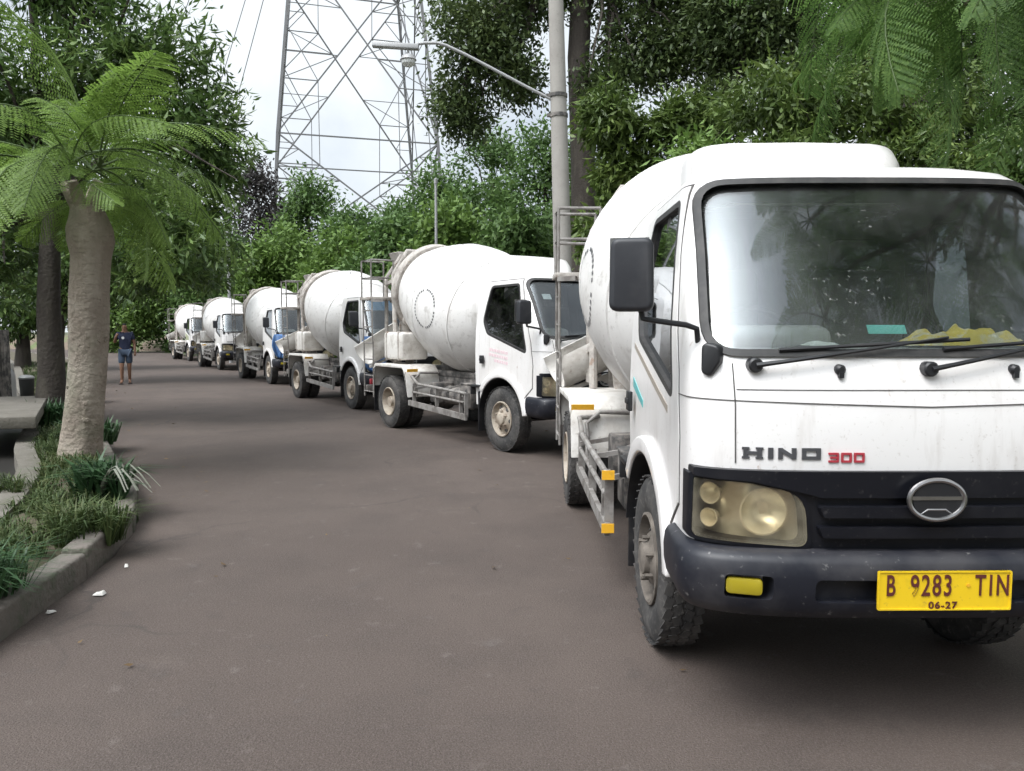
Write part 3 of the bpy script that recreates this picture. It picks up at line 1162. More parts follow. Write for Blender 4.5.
dr_mesh = []
def build_truck():
    t = thing('mixer_truck', 'x', 'truck')
    c = link('cab', cab, M['paint'], t)
    smooth(cab, 28)
    def prt(nm, me, mat, par=t, ang=30):
        smooth(me, ang)
        return link(nm, me, M[mat], par)
    prt('windscreen_seal', seal_me, 'seal')
    prt('windscreen', glass_me, 'glass', t, 60)
    for g_ in gap_me:
        prt('panel_gap', g_, 'gap', c)
    for sgn in (-1, 1):
        f = (lambda m_: m_) if sgn < 0 else mirrored
        d = prt('door', f(door_me), 'paint')
        prt('door_gap', f(dgap_me), 'gap', d)
        prt('window_seal', f(dseal_me), 'seal', d)
        prt('window_glass', f(sideglass_me), 'sideglass', d)
        mb = MB()
        mb.box((sgn * .802, 1.35, 1.09), (.022, .085, .10))
        mb.box((sgn * .815, 1.35, 1.09), (.012, .075, .03))
        mb.build('handle', M['black'], d, bevel=.006)
        h = prt('headlight', f(lens_me), 'lens', t, 60)
        prt('headlight_rim', f(lrim_me), 'dark', h)
        prt('lamp_reflector', f(lback_me), 'housing', h)
        mb = MB()
        for (x, z, r) in ((.545, .82, .085), (.715, .875, .040), (.715, .785, .034)):
            y = front_y(x, z, .02)
            nrm = Matrix.Rotation(0 if x < .6 else sgn * .75, 4, 'Z')
            mb.lathe([(.06, r * .3), (.03, r * .75), (-.005, r), (-.005, r * .93), (.026, r * .68), (.05, r * .25)],
                     Matrix.Translation((sgn * x, y + .012, z)) @ nrm @ Matrix.Rotation(PI / 2, 4, 'Z'), 20)
        mb.build('lamp_bowl', M['housing'], h)
        # mirror on its bent arm
        mx = sgn * .995
        mb = MB()
        a = 10
        mb.prism(rpoly([(-.078, 0), (.078, 0), (.074, .255), (-.072, .255)], .034, 5), 'y', -.05, .05)
        me = mb.mesh('mirror', bevel=.018, seg=4, angle=50)
        me.transform(Matrix.Translation((mx, .17, 1.515)) @ Matrix.Rotation(sgn * .22, 4, 'Z'))
        mi = prt('mirror', me, 'mirror', t, 50)
        mb = MB()
        mb.tube([(sgn * .745, .215, 1.40), (sgn * .76, .18, 1.455), (sgn * .80, .17, 1.468), (sgn * .925, .165, 1.485), (sgn * .955, .165, 1.490), (sgn * .965, .168, 1.53)], .0105, 8)
        mb.build('mirror_arm', M['black'], mi)
        mb = MB()
        mb.box((mx, .226, 1.665), (.14, .008, .23), Matrix.Rotation(sgn * .22, 3, 'Z'))
        mb.build('mirror_glass', M['chrome'], mi)
        # teardrop mount of the arm on the cab corner
        mb = MB()
        mb.prism(rpoly([(-.030, 1.41), (.034, 1.395), (.038, 1.34), (.004, 1.285), (-.030, 1.30)], .022, 4), 'y', -.03, .03)
        me = mb.mesh('m', bevel=.012, seg=3, angle=50)
        x = sgn * .715
        me.transform(Matrix.Translation((x, front_y(.715, 1.35) - .004, 0)) @ Matrix.Rotation(sgn * .62, 4, 'Z'))
        prt('mirror_mount', me, 'black', mi, 50)
        # fog lamp
        me = MB().prism(rpoly([(-.683, .615), (-.562, .615), (-.562, .558), (-.683, .558)], .018, 4), 'y', 0, .03).mesh('f', bevel=.006, seg=2)
        me.transform(Matrix.Translation((0, -.052, 0)))
        me.transform(Matrix.Translation((-.622, .02, 0)) @ Matrix.Rotation(-.30, 4, 'Z') @ Matrix.Translation((.622, 0, 0)))
        prt('fog_lamp', f(me), 'foglamp')
        # wheel-arch flare
        arc = lambda r, a0, a1: [(.95 + r * math.cos(math.radians(a)), .40 + r * math.sin(math.radians(a))) for a in np.linspace(a0, a1, 22)]
        mb = MB()
        po, pi_ = arc(.560, 36, 172), arc(.485, 36, 172)
        lo, hi = (.745, .812)
        mb.prism(po + pi_[::-1], 'x', sgn * lo, sgn * hi)
        mb.build('wheel_arch', M['paint'], t, bevel=.012, seg=3, angle=50)
        mb = MB()
        po, pi_ = arc(.484, 8, 172), arc(.476, 8, 172)
        mb.prism(po + pi_[::-1], 'x', sgn * .42, sgn * .80)
        mb.build('wheel_arch_liner', M['black'], t)
        # black step and flap behind the front wheel
        mb = MB()
        mb.box((sgn * .68, 1.52, .755), (.26, .18, .03))
        mb.box((sgn * .68, 1.60, .70), (.26, .02, .11))
        mb.box((sgn * .66, 1.47, .44), (.24, .015, .50))
        mb.build('cab_step', M['black'], t, bevel=.008)
    prt('grille', grille_me, 'dark')
    gl = bpy.data.objects[-1] if False else [o for o in t.children if o.name.startswith('grille')][0]
    prt('grille_band', top_band_me, 'dark', gl)
    for me in slat_me:
        prt('slat', me, 'dark', gl)
    # round badge: ring, cross bar and swept strokes
    mb = MB()
    ez, ey = .888, -.060
    ring = [(.092 * math.cos(a), ey, ez + .066 * math.sin(a)) for a in [2 * PI * i / 40 for i in range(40)]]
    mb.tube(ring, .0085, 8, closed=True)
    mb.bar((-.084, ey, ez + .006), (.084, ey, ez + .006), .010, .012)
    for s in (-1,):
        mb.tube([(-.060, ey + .002, ez + s * .052), (-.03, ey, ez + s * .036 + .003), (.03, ey, ez + s * .036 + .003), (.060, ey + .002, ez + s * .052)], .004, 6)
    bd_ = mb.build('badge', M['chrome'], gl)
    bd_.location.x = -.012
    MB().lathe([(0, .066), (.012, .070)], Matrix.Translation((0, ey - .002, ez)) @ Matrix.Rotation(PI / 2, 4, 'Z') @ Matrix.Diagonal((1, 1.38, 1, 1)), 36).build('badge_plate', M['black'], bd_ if False else gl)
    # lettering on the white nose panel
    S = []
    H = .036
    x = -.628
    wl_, gp_ = .060, .018
    y_ = 0
    mb = MB()
    def st(x0, z0, x1, z1, w=.0125):
        z = 1.032
        mb.bar((x0, front_y(x0, z) - .003, z + z0), (x1, front_y(x1, z) - .003, z + z1), w, .007, up=(0, 1, 0))
    # H
    st(x + .008, -.019, x + .008, .019, .016); st(x + .052, -.019, x + .052, .019, .016); st(x, 0, x + .06, 0, .011)
    for zz in (-.016, .016):
        st(x - .004, zz, x + .020, zz, .007); st(x + .040, zz, x + .064, zz, .007)
    x += .078
    st(x + .010, -.019, x + .010, .019, .017)
    x += .034
    st(x + .008, -.019, x + .008, .019, .015); st(x + .052, -.019, x + .052, .019, .015); st(x + .008, .014, x + .052, -.014, .013)
    x += .078
    st(x + .007, -.019, x + .007, .019, .014); st(x + .055, -.019, x + .055, .019, .014); st(x, .014, x + .062, .014, .011); st(x, -.014, x + .062, -.014, .011)
    mb.build('maker_lettering', M['letter'], c)
    mb = MB()
    x += .088
    def dg(x0, segs):
        w_, h_ = .034, .013
        for q in segs:
            a = {'t': (x0, h_, x0 + w_, h_), 'm': (x0 + .006, 0, x0 + w_, 0), 'b': (x0, -h_, x0 + w_, -h_), 'l': (x0 + .003, -h_, x0 + .003, h_), 'r': (x0 + w_ - .003, -h_, x0 + w_ - .003, h_)}[q]
            z = 1.020
            mb.bar((a[0], front_y(a[0], z) - .003, z + a[1]), (a[2], front_y(a[2], z) - .003, z + a[3]), .007, .006, up=(0, 1, 0))
    dg(x, 'tmbr'); dg(x + .043, 'tblr'); dg(x + .086, 'tblr')
    mb.build('series_number', M['red'], c)
    prt('bumper', bumper_me, 'bumper', t, 40)
    # wipers and washer jets
    def glass_pt(x, z, lift):
        return Vector((x, front_y(x, z) - lift, z))
    for (x0, z0, x1, z1, b0, b1) in ((-.585, 1.330, .08, 1.425, (-.50, 1.382), (.16, 1.418)), (.0, 1.318, .64, 1.445, (.06, 1.385), (.69, 1.43))):
        mb = MB()
        n = 8
        mb.lathe([(-.035, .020), (-.03, .026), (.02, .026)], Matrix.Translation(glass_pt(x0, z0, .0)) @ Matrix.Rotation(PI / 2, 4, 'Z'), 14)
        mb.tube([glass_pt(x0, z0, .034)] + [glass_pt(x0 + (x1 - x0) * i / n, z0 + (z1 - z0) * i / n, .036) for i in range(1, n + 1)], [.010] + [.0085 - .0006 * i for i in range(n)], 6)
        wp = mb.build('wiper', M['black'], t)
        mb = MB()
        mb.tube([glass_pt(b0[0] + (b1[0] - b0[0]) * i / n, b0[1] + (b1[1] - b0[1]) * i / n, .020) for i in range(n + 1)], .0075, 6)
        mb.build('wiper_blade', M['black'], wp)
    for x in (-.30, .30):
        mb = MB()
        p = glass_pt(x, 1.315, 0)
        mb.lathe([(-.02, .010), (-.012, .018), (.02, .020)], Matrix.Translation(p) @ Matrix.Rotation(PI / 2, 4, 'Z'), 12)
        mb.box(p + Vector((0, -.012, -.018)), (.016, .02, .02))
        mb.build('washer_jet', M['black'], t)
    # inside of the cab
    mb = MB()
    mb.prism([(.16, 1.0), (.155, 1.31), (.30, 1.385), (.62, 1.375), (.70, 1.28), (.66, 1.0)], 'x', -.70, .70)
    d = mb.build('dashboard', M['dash'], t, bevel=.02, seg=3)
    mb = MB()
    mb.prism([(.42, 1.37), (.44, 1.455), (.52, 1.47), (.64, 1.44), (.70, 1.36)], 'x', -.60, -.16)
    mb.build('instrument_hood', M['dash'], d, bevel=.03, seg=3)
    mb = MB()
    sw = Matrix.Translation((-.37, .74, 1.37)) @ Matrix.Rotation(math.radians(62), 4, 'X')
    mb.tube([sw @ Vector((.20 * math.cos(a), .20 * math.sin(a), 0)) for a in [2 * PI * i / 32 for i in range(32)]], .014, 8, closed=True)
    for a in (.2, PI - .2, -PI / 2):
        mb.bar(sw @ Vector((0, 0, -.02)), sw @ Vector((.2 * math.cos(a), .2 * math.sin(a), 0)), .03, .012)
    mb.tube([sw @ Vector((0, 0, -.02)), sw @ Vector((0, 0, -.4))], .03, 8)
    mb.build('steering_wheel', M['black'], t)
    for x in (-.37, .37):
        mb = MB()
        mb.box((x, 1.15, 1.12), (.50, .48, .16))
        me = mb.mesh('s', bevel=.05, seg=3, angle=60)
        s = prt('seat', me, 'seatfab', t, 60)
        mb = MB()
        mb.box((x, 1.40, 1.46), (.46, .12, .60), Matrix.Rotation(-.12, 3, 'X'))
        mb.build('seat_back', M['seatfab'], s, bevel=.045, seg=3, angle=60)
        MB().box((x, 1.43, 1.83), (.26, .09, .16)).build('head_rest', M['seatfab'], s, bevel=.035, seg=3, angle=60)
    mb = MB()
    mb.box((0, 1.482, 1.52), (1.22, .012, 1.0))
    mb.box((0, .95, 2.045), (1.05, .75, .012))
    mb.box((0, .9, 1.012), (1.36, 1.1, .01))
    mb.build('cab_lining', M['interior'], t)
    # chassis
    mb = MB()
    for s in (-1, 1):
        mb.box((s * .37, 2.77, .70), (.065, 4.14, .17))
        mb.box((s * .37, 3.15, .83), (.075, 3.2, .08))
    for y in (.75, 1.9, 2.7, 3.5, 4.2, 4.8):
        mb.box((0, y, .70), (.72, .09, .13))
    mb.build('chassis', M['frame'], t, bevel=.006)
    mb = MB()
    for y in (FA, RA):
        mb.tube([(-.62, y, .39), (.62, y, .39)], .055, 10)
    mb.lathe([(-.16, .05), (-.13, .16), (0, .19), (.13, .16), (.16, .05)], Matrix.Translation((0, RA, .39)), 18)
    mb.tube([(0, RA - .1, .42), (0, 1.6, .58)], .04, 8)
    for s in (-1, 1):
        for y in (FA, RA):
            mb.prism([(y - .55, .60), (y - .3, .50), (y, .455), (y + .3, .50), (y + .55, .60), (y + .55, .63), (y + .3, .545), (y, .52), (y - .3, .545), (y - .55, .63)], 'x', s * .40, s * .47)
    mb.build('axles', M['frame'], t)
    mb = MB()
    mb.box((0, 1.05, .80), (.60, .95, .28))
    mb.box((0, .55, .84), (.75, .08, .42))
    mb.build('engine', M['black'], t, bevel=.02)
    mb = MB()
    mb.box((0, 1.16, .42), (1.0, 1.10, .05))
    mb.box((0, 1.715, .52), (1.0, .03, .26))
    mb.build('shade_plate', M['black'], t, bevel=.01)  # dark plates added under the engine to cut light on the ground
    # wheels
    for s in (-1, 1):
        wheel(t, s * .69, FA, s, True)
        wheel(t, s * .83, RA, s, False)
        wheel(t, s * .60, RA, -s, False)
        # rear mudguard: bent sheet with a white front skirt, rim lip
        prof = [(RA - .68, .50), (RA - .60, .86), (RA - .50, .945), (RA + .40, .945), (RA + .48, .88), (RA + .53, .60)]
        inn = [(RA + .518, .60), (RA + .47, .872), (RA + .395, .933), (RA - .495, .933), (RA - .588, .855), (RA - .668, .50)]
        mb = MB()
        mb.prism(prof + inn, 'x', s * .40, s * .935)
        mb.prism([(RA - .61, .82), (RA - .51, .905), (RA + .39, .905), (RA + .455, .86), (RA + .485, .875), (RA + .405, .95), (RA - .505, .95), (RA - .61, .863)], 'x', s * .929, s * .942)
        fd = mb.build('mudguard', M['whitecem'], t, bevel=.006, seg=2)
        mb = MB()
        mb.box((s * .85, RA - .664, .878), (.17, .006, .042), Matrix.Rotation(.2, 3, 'X'))
        mb.build('reflector', M['reflect'], fd)
        mb = MB()
        mb.box((s * .66, RA + .56, .42), (.46, .012, .42))
        mb.build('mud_flap', M['black'], fd)
        # pipe loop on the skirt
        mb = MB()
        q = RA - .70
        mb.tube([(s * .80, q - .02, .52), (s * .82, q + .02, .76), (s * .72, q + .05, .84), (s * .42, q + .05, .83)], .016, 8)
        mb.build('skirt_pipe', M['guard'], fd)
        # side guard: rails, uprights, angled tops
        mb = MB()
        y0, y1 = 1.60, RA - .62
        xg = s * .875
        mb.tube([(xg, y0, .655), (xg, y1 - .26, .70), (xg, y1 - .06, .80), (s * .72, y1 + .02, .80)], .019, 8)
        mb.tube([(xg, y0 + .06, .54), (xg, y1 - .10, .58)], .016, 8)
        mb.bar((xg, y0, .355), (xg, y1 + .02, .42), .030, .075)
        for y in (y0 + .02, y0 + .15, (y0 + y1) / 2, y1 - .12):
            z0_ = .355 + .065 * (y - y0) / (y1 - y0)
            mb.bar((xg - s * .012, y, z0_), (xg - s * .012, y, .66 + .04 * (y - y0) / (y1 - y0)), .05, .016)
        for y in (y0 + .1, (y0 + y1) / 2 + .05, y1 - .15):
            mb.bar((xg, y, .62), (s * .39, y, .70), .03, .03)
        gd = mb.build('side_guard', M['guard'], t)
        for z in (.66, .365):
            MB().box((xg - s * .002, y0 - .012, z), (.068, .012, .05)).build('reflector', M['reflect'], gd)
        # frame-side boxes: battery box and tanks
        mb = MB()
        mb.box((s * .60, 1.80, .60), (.34, .26, .30))
        mb.box((s * .60, 1.80, .76), (.36, .28, .02))
        mb.build('battery_box', M['frame'], t, bevel=.01)
        mb = MB()
        mb.tube([(s * .54, 2.02, .56), (s * .54, 2.05, .56), (s * .54, 2.62, .56), (s * .54, 2.65, .56)], [.10, .125, .125, .10], 18)
        for y in (2.15, 2.5):
            mb.tube([(s * .54, y - .02, .56), (s * .54, y + .02, .56)], .13, 18)
        mb.build('air_tank', M['frame'], t)
        mb = MB()
        mb.box((s * .56, 2.80, .58), (.26, .24, .28))
        mb.build('tool_box', M['frame'], t, bevel=.02)
    # drum
    mb = MB()
    mb.lathe(DPROF, DRUM_M, 64, cap=False)
    dr = mb.build('drum', M['drum'], t, angle=50)
    dr_mesh.append(dr.data)
    mb = MB()
    for s_ in (.42, 1.30):
        mb.lathe([(s_ - .016, drum_r(s_ - .016) - .002), (s_ - .014, drum_r(s_) + .006), (s_ + .014, drum_r(s_) + .006), (s_ + .016, drum_r(s_ + .016) - .002)], DRUM_M, 64, cap=False)
    mb.build('drum_seam', M['drum'], dr)
    mb = MB()
    mb.lathe([(2.20, .60), (2.20, .715), (2.22, .725), (2.34, .725), (2.36, .715), (2.36, .58)], DRUM_M, 64, cap=False)
    mb.build('roller_ring', M['cement'], dr)
    mb = MB()
    for i in range(34):
        if i % 9 == 7:
            continue
        a = 2 * PI * i / 34
        for k in range(1):
            ds = .022
            def pt(aa, rad):
                s_ = .92 + rad * math.cos(aa)
                return drum_pt(s_, (rad * math.sin(aa)) / drum_r(s_) + .02, .003)
            a0, a1 = a - .055, a + .055
            q = [pt(a0, .245), pt(a1, .245), pt(a1, .272), pt(a0, .272)]
            mb.add(q, [(0, 1, 2, 3)])
            # the other flank
            q2 = [Vector((-p.x, p.y, p.z)) for p in q][::-1]
            mb.add(q2, [(0, 1, 2, 3)])
    me = mb.mesh('ring_mark')
    link('ring_mark', me, M['letter'], dr)
    # pedestals
    mb = MB()
    mr = MB()
    for s in (-1, 1):
        mb.bar((s * .40, 1.72, .86), (s * .18, 1.76, 1.62), .09, .07)
        mb.bar((s * .40, 1.60, .86), (s * .18, 1.72, 1.40), .07, .06)
        mr.bar((s * .42, 4.05, .86), (s * .50, 4.12, 1.62), .10, .08)
        mr.bar((s * .42, 4.50, .86), (s * .50, 4.16, 1.55), .08, .07)
        mr.tube([(s * .46, 3.98, 1.60), (s * .46, 4.12, 1.63)], .10, 16)
    mb.box((0, 1.735, 1.50), (.44, .10, .30))
    mr.box((0, 4.12, 1.35), (.95, .08, .10))
    mb.tube([(0, 1.66, 1.49), (0, 1.82, 1.53)], .17, 18)
    mb.build('drum_pedestal', M['cement'], t)
    mr.build('roller_stand', M['cement'], t)
    # arch frame over the drum mouth
    mb = MB()
    ya = 4.12
    path = [(-.66, ya - .05, .95), (-.66, ya, 2.30), (-.42, ya + .02, 2.66), (.42, ya + .02, 2.66), (.66, ya, 2.30), (.66, ya - .05, .95)]
    mb.tube(path, .036, 8)
    path2 = [(-.66, ya + .28, .98), (-.66, ya + .26, 2.26), (-.42, ya + .26, 2.60), (.42, ya + .26, 2.60), (.66, ya + .26, 2.26), (.66, ya + .28, .98)]
    mb.tube(path2, .030, 8)
    for (x, z) in ((-.66, 1.3), (-.66, 2.2), (.66, 1.3), (.66, 2.2), (-.4, 2.63), (.4, 2.63)):
        mb.bar((x, ya, z), (x, ya + .27, z - .04), .05, .05)
    mb.build('drum_arch', M['cement'], t)
    # hopper, spout, discharge chute
    mb = MB()
    mb.prism([(-.40, 2.68), (.40, 2.68), (.22, 2.28), (-.22, 2.28)], 'y', 4.50, 4.84)
    me = mb.mesh('h')
    bm = bmesh.new()
    bm.from_mesh(me)
    bm.faces.ensure_lookup_table()
    topf = [f for f in bm.faces if f.normal.z > .9]
    bmesh.ops.delete(bm, geom=topf, context='FACES_ONLY')
    bmesh.ops.solidify(bm, geom=bm.faces, thickness=.02)
    bm.to_mesh(me)
    bm.free()
    prt('hopper', me, 'cement')
    mb = MB()
    mb.prism([(-.44, 2.25), (.44, 2.25), (.22, 1.45), (-.22, 1.45)], 'y', 4.50, 4.72)
    mb.build('spout', M['cement'], t, bevel=.02)
    mb = MB()
    def chute(a, b, r0, r1):
        a, b = Vector(a), Vector(b)
        ax = (b - a).normalized()
        up = Vector((0, 0, 1))
        sd = ax.cross(up).normalized()
        up = sd.cross(ax)
        n = 14
        V, F = [], []
        for k, (p, r) in enumerate(((a, r0), (b, r1))):
            for rr_ in (r, r - .015):
                for i in range(n + 1):
                    q = PI * (1.22 * i / n - .11)
                    V.append(p + sd * math.cos(q) * rr_ - up * math.sin(q) * rr_)
        m_ = n + 1
        for i in range(n):
            F += [(i, i + 1, 2 * m_ + i + 1, 2 * m_ + i), (m_ + i, 3 * m_ + i, 3 * m_ + i + 1, m_ + i + 1), (i, m_ + i, m_ + i + 1, i + 1), (2 * m_ + i, 2 * m_ + i + 1, 3 * m_ + i + 1, 3 * m_ + i)]
        F += [(0, 2 * m_, 3 * m_, m_), (n, m_ + n, 3 * m_ + n, 2 * m_ + n)]
        mb.add(V, F)
    chute((-.12, 4.72, 1.52), (-.98, 4.52, 1.12), .28, .23)
    mb.bar((-.05, 4.66, .78), (-.55, 4.60, 1.02), .05, .05)
    mb.bar((-.1, 4.68, 1.15), (-.90, 4.50, .88), .035, .035)
    mb.build('chute', M['whitecem'], t)
    # water tank on the left mudguard
    mb = MB()
    mb.box((-.60, RA + .05, 1.215), (.44, .62, .40))
    wt = mb.build('water_tank', M['whitecem'], t, bevel=.04, seg=3)
    mb = MB()
    for y in (RA - .15, RA + .25):
        mb.box((-.60, y, 1.215), (.462, .03, .422))
    mb.build('tank_strap', M['cement'], wt, bevel=.01)
    # ladder and inspection platform at the left rear
    mb = MB()
    for (x, y) in ((-.93, 4.30), (-.93, 4.64)):
        mb.tube([(x, y, .42), (x, y, 1.25), (x - .01, y, 1.3), (x - .01, y, 1.93)], .0125, 8)
    for z in (.5, .75, 1.0, 1.25, 1.5, 1.75):
        mb.tube([(-.935, 4.30, z), (-.935, 4.64, z)], .010, 6)
    for q in ((-.95, 4.30), (-.95, 4.66), (-.58, 4.66), (-.58, 4.30)):
        mb.tube([(q[0], q[1], 1.93), (q[0], q[1], 2.52)], .0135, 8)
    for z in (2.25, 2.52):
        mb.tube([(-.58, 4.30, z), (-.95, 4.30, z), (-.95, 4.66, z), (-.58, 4.66, z)], .0135, 8)
    mb.bar((-.80, 4.2, 1.9), (-.95, 4.3, 1.9), .04, .04)
    mb.bar((-.55, 4.48, 1.9), (.2, 4.48, 1.9), .04, .04)
    ld = mb.build('ladder', M['guard'], t)
    mb = MB()
    mb.box((-.77, 4.48, 1.935), (.42, .40, .045))
    mb.build('platform', M['cement'], ld, bevel=.006)
    # rear under-run bar with lamps
    mb = MB()
    mb.box((0, 4.88, .52), (1.6, .06, .10))
    mb.bar((-.37, 4.85, .52), (-.37, 4.80, .68), .06, .06)
    mb.bar((.37, 4.85, .52), (.37, 4.80, .68), .06, .06)
    mb.build('rear_bar', M['guard'], t, bevel=.008)
    for s in (-1, 1):
        MB().box((s * .60, 4.90, .62), (.26, .05, .09)).build('tail_lamp', M['red'], t, bevel=.01)
    return t

def add_fairing(t):
    mb = MB()
    V = []
    rows = [(.96, 2.085, .38), (1.04, 2.18, .44), (1.13, 2.29, .49), (1.22, 2.355, .515), (1.36, 2.385, .51), (1.58, 2.39, .505)]
    n = 21
    for (y, z, w) in rows:
        h = z - 2.03
        for i in range(n):
            a = PI * i / (n - 1)
            cx = -math.cos(a)
            x = w * math.copysign(abs(cx) ** (2 / 9), cx)
            zz = 2.03 + h * max(0.0, math.sin(a)) ** (2 / 9)
            V.append((x, y + .10 * (abs(x) / w) ** 4 * (1 if y < 1.5 else 0), zz))
    F = []
    for i in range(len(rows) - 1):
        for j in range(n - 1):
            F.append((i * n + j, i * n + j + 1, (i + 1) * n + j + 1, (i + 1) * n + j))
    F.append(tuple(range(n)))
    F.append(tuple((len(rows) - 1) * n + j for j in range(n - 1, -1, -1)))
    for k in (0, len(rows) - 1):
        pass
    mb.add(V, F)
    return mb.build('roof_fairing', M['paint'], t, angle=50)

def wp(front_contact, ang):
    th = math.radians(ang)
    R = Matrix.Rotation(th, 2)
    o = Vector(front_contact) - R @ Vector((-.79, FA))
    return (o.x, o.y, 0), th

GROUP = 'cement mixer trucks parked in a row'
proto = build_truck()
spots = [((1.42, 2.58, 0), math.radians(0.8))] + [wp(*q) for q in (((-.14, 9.12), 34), ((-2.98, 14.12), 32.5), ((-6.57, 20.7), 31), ((-10.7, 28.0), 32), ((-15.2, 36.1), 34))]
LAB = ['nearest white cement mixer truck, facing the camera, yellow number plate on its dark bumper',
       'white cement mixer truck second from the camera, with a red strip in its windscreen',
       'white cement mixer truck with a blue strip atop its windscreen, third from the camera',
       'white cement mixer truck with a blue cloth at its nose, fourth from the camera',
       'white cement mixer truck fifth from the camera, between two others far down the road',
       'farthest mixer truck with an olive green cab side, partly behind the hanging tree leaves']
trucks = [proto] + [copy_tree(proto) for _ in range(5)]
for tr_, (loc, th), lb in zip(trucks, spots, LAB):
    tr_.location = loc
    tr_.rotation_euler = (0, 0, th)
    tag(tr_, lb, 'truck', GROUP)
t1, t2, t3, t4, t5, t6 = trucks
M['rimshade'] = pmat('shade_toned_rim', (0.10, 0.085, 0.072), 0.85, layers=[((.22, .19, .16), 9, .45, .68, .8, None)], bmp=(60, .4, .004))  # nearest truck's front rims: wheel-arch shade put into a darker colour
rim_shade = RIM_F.copy()
rim_shade.materials.clear()
rim_shade.materials.append(M['rimshade'])
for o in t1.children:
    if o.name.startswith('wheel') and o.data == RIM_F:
        o.data = rim_shade
for tt in trucks[1:]:
    for o in list(tt.children_recursive):
        if o.name.startswith('reflector') and o.parent.name.startswith('side_guard'):
            bpy.data.objects.remove(o)
for tt, tw in ((t3, -14), (t4, 22), (t5, 10), (t6, -20)):
    for o in tt.children:
        if o.name.startswith('chute'):
            pv = Matrix.Translation((-.12, 4.72, 0))
            o.matrix_basis = pv @ Matrix.Rotation(math.radians(tw), 4, 'Z') @ pv.inverted()
for tt in (t1, t4, t6):
    for o in list(tt.children):
        if o.name.startswith('water_tank'):
            for q in list(o.children):
                bpy.data.objects.remove(q)
            bpy.data.objects.remove(o)
for tt in (t1, t2):
    add_fairing(tt)
for tt, tw in ((t3, 95), (t4, 150), (t5, 210), (t6, 60)):
    for o in tt.children:
        if o.name.startswith('drum') and o.data == dr_mesh[0]:
            o.matrix_basis = DRUM_M @ Matrix.Rotation(math.radians(tw), 4, 'X') @ DRUM_M.inverted()

# number plate on the nearest truck
mb = MB()
mb.prism(rpoly([(-.2225, .548), (.2225, .548), (.2225, .680), (-.2225, .680)], .006, 3), 'y', -.004, 0)
me = mb.mesh('p')
pl = link('number_plate', me, M['yplate'], t1)
pl.location = (.007, -.088, -.022)
mb = MB()
mb.ringprism(rpoly([(-.2225, .548), (.2225, .548), (.2225, .680), (-.2225, .680)], .006, 3), rpoly([(-.217, .5535), (.217, .5535), (.217, .6745), (-.217, .6745)], .005, 3), 'y', -.007, -.0005)
mb.build('plate_edge', M['yplate'], pl)
for (txt, x, z, sz, sx, bold, sp) in (('B', -.180, .628, .100, .58, .0010, 1), ('9283', -.045, .628, .100, .62, .0010, 1.18), ('TIN', .158, .628, .100, .60, .0010, 1.3), ('06-27', -.005, .564, .033, 1.1, .0005, 1.15)):
    me = text_mesh(txt, sz, .0012, bold, sx, sp)
    me.transform(Matrix.Translation((x, -.0065, z)))
    link('plate_characters', me, M['pletter'], pl)
# amber emblem dot on the plate
MB().lathe([(0, .006), (.002, .006)], Matrix.Translation((.078, -.0075, .632)) @ Matrix.Rotation(PI / 2, 4, 'Z'), 14).build('plate_stamp', M['reflect'], pl)

# what lies behind the nearest windscreen
def ws_patch(t, name, poly, mat, off=.02):
    """a thin sticker following the inside of the windscreen"""
    me = boolean(shell(off, off + .004), MB().prism(poly, 'y', -.5, .9).mesh('c'), 'INTERSECT')
    smooth(me, 60)
    return link(name, me, M[mat], t)
ws_patch(t1, 'sticker', [(-.165, 1.437), (-.03, 1.437), (-.03, 1.468), (-.165, 1.468)], 'cyan')
ws_patch(t2, 'visor_strip', [(.10, 1.86), (.50, 1.86), (.50, 1.98), (.10, 1.98)], 'redsun')
ws_patch(t3, 'visor_strip', [(-.60, 1.80), (.62, 1.80), (.60, 2.0), (-.58, 2.0)], 'blueglass')
ws_patch(t2, 'sticker', [(-.56, 1.80), (-.46, 1.80), (-.46, 1.86), (-.56, 1.86)], 'whiteprint')

def rag(name, w, d, h, seed, mat):
    n = 14
    V, F = [], []
    for i in range(n):
        for j in range(n):
            x, y = (i / (n - 1) - .5) * w, (j / (n - 1) - .5) * d
            e = 1 - max(abs(i / (n - 1) - .5), abs(j / (n - 1) - .5)) * 2
            z = h * (min(1, e * 3)) * (.55 + .8 * mnoise.noise(Vector((x * 14, y * 14, seed)))) + .004
            V.append((x + .02 * mnoise.noise(Vector((x * 9, y * 9, seed + 4))), y, max(.002, z)))
    for i in range(n - 1):
        for j in range(n - 1):
            F.append((i * n + j, (i + 1) * n + j, (i + 1) * n + j + 1, i * n + j + 1))
    mb = MB().add(V, F)
    return mb.mesh(name, angle=60, fixn=False)
TH1 = spots[0][1]
def on1(x, y, z):
    p = Matrix.Rotation(TH1, 3, 'Z') @ Vector((x, y, z))
    return (p.x + 1.42, p.y + 2.58, p.z)
o = link('rag', rag('rag', .46, .20, .085, 3, 'ycloth'), M['ycloth'])
o.location = on1(.30, .40, 1.388)
tag(o, 'crumpled yellow rag lying on the dashboard behind the nearest windscreen', 'cloth')
o = link('paper', rag('paper', .13, .12, .02, 8, 'litter'), M['litter'])
o.location = on1(-.24, .36, 1.388)
tag(o, 'small white crumpled paper on the dashboard of the nearest truck', 'paper')

